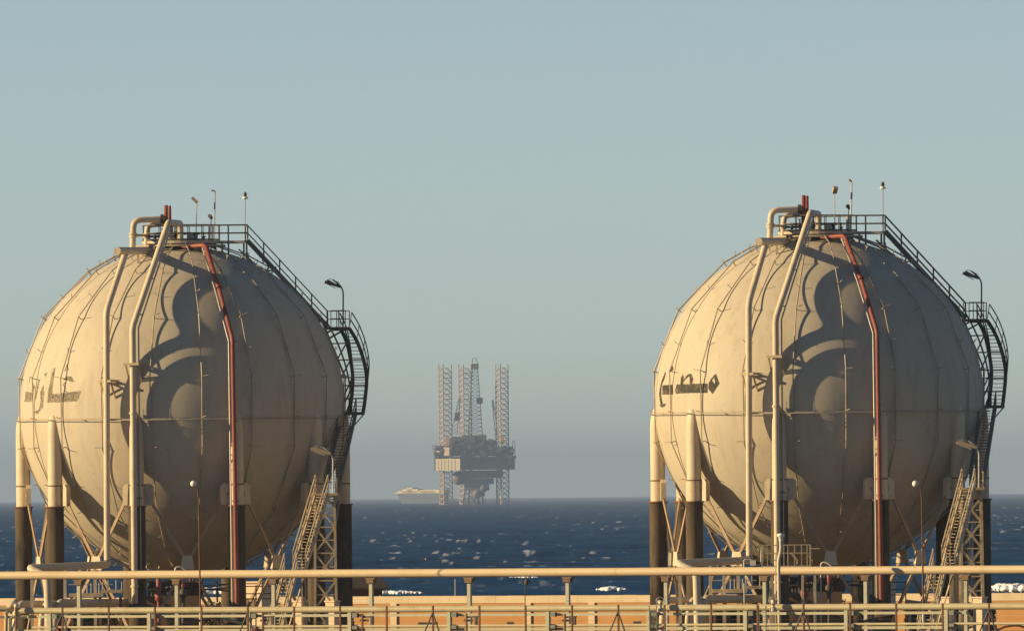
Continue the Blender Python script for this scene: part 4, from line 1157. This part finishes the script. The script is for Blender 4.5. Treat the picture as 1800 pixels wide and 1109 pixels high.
# long dark struts lying across the rack
for (x0, y0, x1, y1, lab) in ((1500, 1096, 1566, 1080, 'grey slanting strut in the rack left of the red pipe foot'), (382, 1083, 428, 1096, 'pale slanting strut in the rack near the left stair foot'), (320, 1097, 368, 1086, 'dark slanting strut in the rack below the red actuators')):
    D_ = WL((x0 + x1) / 2, y0, YR).y + 1.5; c0 = W(x0, y0, D_)
    tag(MB().tube([(0, 0, 0), W(x1, y1, D_) - c0], .08, 8).build('strut', 'beam' if x0 < 400 and y0 < 1090 else 'valve', None, c0), lab, 'strut')
# cream drain pipe right
D_ = 996.0; c0 = W(1591, 1056, D_)
o = tag(MB().tube([(0, 0, 0), W(1624, 1060, D_) - c0], .13, 12).bar((.3, 0, -.1), (.3, 0, -c0.z), .2).build('drain_pipe', 'pipe', None, c0), 'short cream drain pipe lying right of the red pipe foot', 'pipe')

# ================================================================== drilling rig far out
DR = 15000.0; kr = DR / F
rb_ = W(835, 886, DR); rb_.z = SEA
rig = empty('drilling_rig', rb_, 'hazy three-legged jack-up drilling rig standing far out at sea', 'drilling rig')
q = lambda px, py, dy=0: W(px, py, DR) - rb_ + Vector((0, dy, 0))
for xa, xb, xc in ((772.5, 780, 794.5), (807.5, 815.5, 829), (872.5, 880.5, 894)):
    base_ = -14.0; zt_ = q(800, 640).z if xa < 850 else q(880, 640).z
    cs_ = [(q(xa, 800).x, 3.0), (q(xb, 800).x, -5.0), (q(xc, 800).x, 3.5)]
    dy0 = 22 if 800 < xa < 850 else -6
    ch = MB()
    for x_, y_ in cs_: ch.tube([(x_, y_ + dy0, base_), (x_, y_ + dy0, zt_)], .62, 6)
    lo = ch.build('leg', 'riglat', rig)
    lt_ = MB(); h_ = 5.2; z_ = base_
    while z_ + h_ < zt_:
        for i in range(3):
            (xa_, ya_), (xb_, yb_) = cs_[i], cs_[(i + 1) % 3]
            a_, b2_ = Vector((xa_, ya_ + dy0, z_)), Vector((xb_, yb_ + dy0, z_)); up = Vector((0, 0, h_)); m_ = (a_ + b2_) / 2
            lt_.bar(a_, b2_, .55); lt_.bar(a_, m_ + up, .5); lt_.bar(b2_, m_ + up, .5)
        z_ += h_
    lt_.build('lattice', 'riglat', lo)
def rbox(name, x0, x1, y0, y1, d0, d1, m, parent=rig):
    a_, b2_ = q(x0, y1), q(x1, y0); return MB().box((a_.x, d0, a_.z), (b2_.x, d1, b2_.z)).build(name, m, parent)
hull = rbox('hull', 764, 905, 802, 826, -22, 30, 'rigsteel')
def wedge(name, x0, x1, y0, y1, d0, d1, m, parent):     # block whose long face is turned to the sun
    a_, b2_ = q(x0, y1), q(x1, y0)
    vs = [(x, y, z) for z in (a_.z, b2_.z) for x, y in ((a_.x, d0), (b2_.x, d1), (b2_.x, d0))]
    return MB().poly(vs, [(2, 1, 0), (3, 4, 5), (0, 1, 4, 3), (1, 2, 5, 4), (2, 0, 3, 5)]).build(name, m, parent)
wedge('accommodation', 766, 809, 806, 827, -22.1, -46, 'rigcream', rig)
wedge('deck_screen', 768, 790, 786, 801, -22.1, -34, 'riglat', rig)
wn = MB()
for px_ in (771, 776, 782, 788, 794, 800): a_, b2_ = q(px_, 826), q(px_ + .8, 808); f_ = (px_ - 766) / 43; wn.box((a_.x, -22.6 - 23.9 * f_, a_.z), (b2_.x, -22.0 - 23.9 * f_, b2_.z))
wn.build('window_band', 'rigsteel', rig)
rbox('deckhouse', 793, 834, 767, 801.5, -14, 10, 'rigsteel'); rbox('deckhouse', 812, 855, 764, 801.5, 8.5, 24, 'rigsteel')
rbox('deckhouse', 834.5, 902, 785, 801.5, -16, 20, 'rigsteel'); rbox('deckhouse', 845, 871, 773, 784.8, -10, 12, 'rigsteel')
rbox('deckhouse', 764.5, 792, 783, 801.5, -16, 2, 'riglat')
rbox('jack_house', 784, 790, 770, 783, -20, -12, 'yellow'); rbox('jack_house', 880, 886, 766, 780, -20, -12, 'yellow'); rbox('jack_house', 784, 790, 788, 797, -21, -16.2, 'yellow')
random.seed(5)
cl = MB()
for i in range(190):
    px_ = random.uniform(764, 903); py_ = random.uniform(772 if 790 < px_ < 872 else 784, 807); a_ = q(px_, py_); s_ = random.uniform(.6, 2.2)
    cl.box((a_.x - s_, -24 - random.random() * 6, a_.z - s_ * .7), (a_.x + s_, -15.8, a_.z + s_ * .7))
cl.build('deck_machinery', 'rigsteel', rig)
uh = MB()
for x0, x1, y0, y1 in ((812, 884, 826.2, 840), (806, 868, 840, 851), (816, 860, 851, 862), (830, 852, 862, 872)): a_, b2_ = q(x0, y1), q(x1, y0); uh.box((a_.x, -10, a_.z), (b2_.x, 14, b2_.z))
for px_ in (812, 822, 833, 842, 851): a_ = q(px_, 860); uh.tube([(a_.x, -6, -6), (q(px_ * .6 + 834 * .4, 840).x, -4, q(835, 840).z)], .9, 6)
for px_, py_, rr in ((806, 840, 7), (850, 856, 5), (838, 868, 5)): a_ = q(px_, py_); uh.ball((a_.x, -8, a_.z), rr, 8)
uh.build('wellhead_jacket', 'rigsteel', rig)
# derrick
dk = MB(); bz, tz = q(836, 764).z, q(836, 640).z
bw = [(q(823, 764).x, -4), (q(848, 764).x, -4), (q(848, 764).x, 10), (q(823, 764).x, 10)]; tw_ = [(q(831, 640).x, 1), (q(839, 640).x, 1), (q(839, 640).x, 5), (q(831, 640).x, 5)]
def dp(i, f): return Vector((bw[i][0] + (tw_[i][0] - bw[i][0]) * f, bw[i][1] + (tw_[i][1] - bw[i][1]) * f, bz + (tz - bz) * f))
for i in range(4): dk.bar(dp(i, 0), dp(i, 1), .9)
nlev = 18
for l in range(nlev):
    f0, f1 = l / nlev, (l + 1) / nlev
    for i in range(4):
        j = (i + 1) % 4; dk.bar(dp(i, f0), dp(j, f1), .4); dk.bar(dp(j, f0), dp(i, f1), .4); dk.bar(dp(i, f1), dp(j, f1), .4)
dko = dk.build('derrick', 'rigderrick', rig)
a_ = q(835, 640); cb = MB().box((a_.x - 3.6, -.5, a_.z - 5), (a_.x + 3.6, 6, a_.z + .5)); t_ = q(833.5, 628)
for s_ in (-1, 1): cb.bar((a_.x + s_ * 3, 2, a_.z), (t_.x + s_ * 1.0, 2, t_.z), .7)
cb.build('crown_block', 'rigsteel', dko)
a_ = q(843, 704); MB().box((a_.x - 3, -6, a_.z - 3), (a_.x + 3.2, 6, a_.z + 3)).build('monkey_board', 'rigsteel', dko)
a_, b2_ = q(798, 764), q(808, 700)
cb = MB()
for s_ in (-1.6, 1.6): cb.bar(a_ + Vector((s_ * 2, 0, 0)), b2_ + Vector((s_ * .3, 0, 0)), .7)
for i in range(9): f = i / 9; cb.bar(a_ + (b2_ - a_) * f - Vector((2, 0, 0)), a_ + (b2_ - a_) * (f + .1) + Vector((2, 0, 0)), .5)
cb.box((a_.x + 1, -2, a_.z + 14), (a_.x + 6, 2, a_.z + 22)); cb.build('crane_boom', 'riglat', rig)
cb = MB(); a_, b2_ = q(874, 775), q(866, 703)
for s_ in (-1.2, 1.2): cb.bar(a_ + Vector((s_, -8, 0)), b2_ + Vector((s_ * .5, -8, 0)), .8)
cb.bar(q(866, 703, -8), q(869, 722, -8), 1.6); cb.build('crane_boom', 'rigsteel', rig)
cb = MB()
for p0, p1 in (((899, 800), (902, 774)), ((902, 774), (905, 776)), ((905, 776), (905, 806)), ((761, 783), (764, 801)), ((761, 783), (772, 784)), ((901, 806), (908, 803))): cb.bar(q(*p0, -20), q(*p1, -20), .7)
cb.build('mast', 'rigsteel', rig)
# ship
DS = 19000.0; sb = W(735, 876, DS); sb.z = SEA
ship = empty('ship', sb, 'pale cream ship low on the horizon left of the drilling rig', 'ship')
q = lambda px, py: W(px, py, DS) - sb
x0, x1 = q(697, 866).x, q(786, 866).x
z0, z1, z2_ = -2.0, q(735, 865).z, q(735, 856).z
hv = []
for z_, ins in ((z0, 4), (z1, 0)):
    hv += [(x0 + ins * 1.6, 0, z_), (x0 + 14, -7, z_), (x1 - 2, -7, z_), (x1, -4, z_), (x1, 4, z_), (x1 - 2, 7, z_), (x0 + 14, 7, z_)]
MB().poly(hv, [tuple(range(6, -1, -1)), tuple(range(7, 14))] + [(i, (i + 1) % 7, (i + 1) % 7 + 7, i + 7) for i in range(7)]).build('hull', 'shiphull', ship)
sb_ = MB()
for xa, xb, pt in ((699, 786, 862), (704, 770, 859), (712, 740, 855.5), (720, 730, 853), (743, 786, 857)):
    a_, b2_ = q(xa, 865.5), q(xb, pt); sb_.box((a_.x, -6, z1 + .01 * pt - 8.5), (b2_.x, 6, b2_.z))
sb_.build('superstructure', 'ship', ship)
ship.rotation_euler = (0, 0, math.radians(-38)); ship.scale = (1.25, 1, .88)

# ================================================================== haze, sky, sun, camera
mh = bpy.data.materials.new('sea_haze'); mh.use_nodes = True
nt = mh.node_tree; nt.nodes.clear()
out = nt.nodes.new('ShaderNodeOutputMaterial'); pv = nt.nodes.new('ShaderNodeVolumePrincipled')
pv.inputs['Color'].default_value = (.40,.54,.76,1); pv.inputs['Density'].default_value = 3.7e-5; pv.inputs['Anisotropy'].default_value = 0.0
nt.links.new(pv.outputs[0], out.inputs['Volume'])
hz = MB().box((-32000, -450, -33), (32000, 64000, 175)).build('haze', mh); hz['kind'] = 'stuff'

EL, AZ = math.radians(17.0), math.radians(7.5)
sun_dir = Vector((-math.cos(AZ) * math.cos(EL), -math.sin(AZ) * math.cos(EL), math.sin(EL)))
sl = bpy.data.lights.new('sun', 'SUN'); sl.energy = 5.0; sl.angle = math.radians(.5); sl.color = (1.0, .75, .41)
so_ = bpy.data.objects.new('sun', sl); COL.objects.link(so_); so_.rotation_euler = sun_dir.to_track_quat('Z', 'Y').to_euler(); so_.location = (-60, 900, 80)
w = bpy.data.worlds.new('World'); SC.world = w; w.use_nodes = True
nt = w.node_tree; bg = nt.nodes['Background']
sky = nt.nodes.new('ShaderNodeTexSky'); sky.sky_type = 'NISHITA'; sky.sun_disc = False
sky.sun_elevation = EL; sky.sun_rotation = math.atan2(sun_dir.x, sun_dir.y)
sky.air_density = .52; sky.dust_density = 0.0; sky.ozone_density = .9; sky.altitude = 0
nt.links.new(sky.outputs[0], bg.inputs['Color']); bg.inputs['Strength'].default_value = .060

cam = bpy.data.cameras.new('camera'); co_ = bpy.data.objects.new('camera', cam); COL.objects.link(co_)
cam.sensor_fit = 'HORIZONTAL'; cam.sensor_width = 36; cam.lens = 36 * F / 1800
cam.shift_x = 0; cam.shift_y = (HY - 554.5) / 1800
cam.clip_start = 5; cam.clip_end = 120000
right, up = Vector((cr, 0, -sr)), Vector((sr, 0, cr)); back = Vector((0, -1, 0))
mw = Matrix((right, up, back)).transposed().to_4x4(); mw.translation = Vector((0, 0, CAMZ)); co_.matrix_world = mw
SC.camera = co_
SC.view_settings.view_transform = 'Standard'; SC.view_settings.look = 'None'; SC.view_settings.exposure = 0.65; SC.view_settings.gamma = 1
SC.view_settings.use_curve_mapping = False
SC.cycles.use_denoising = True
SC.cycles.volume_bounces = 1
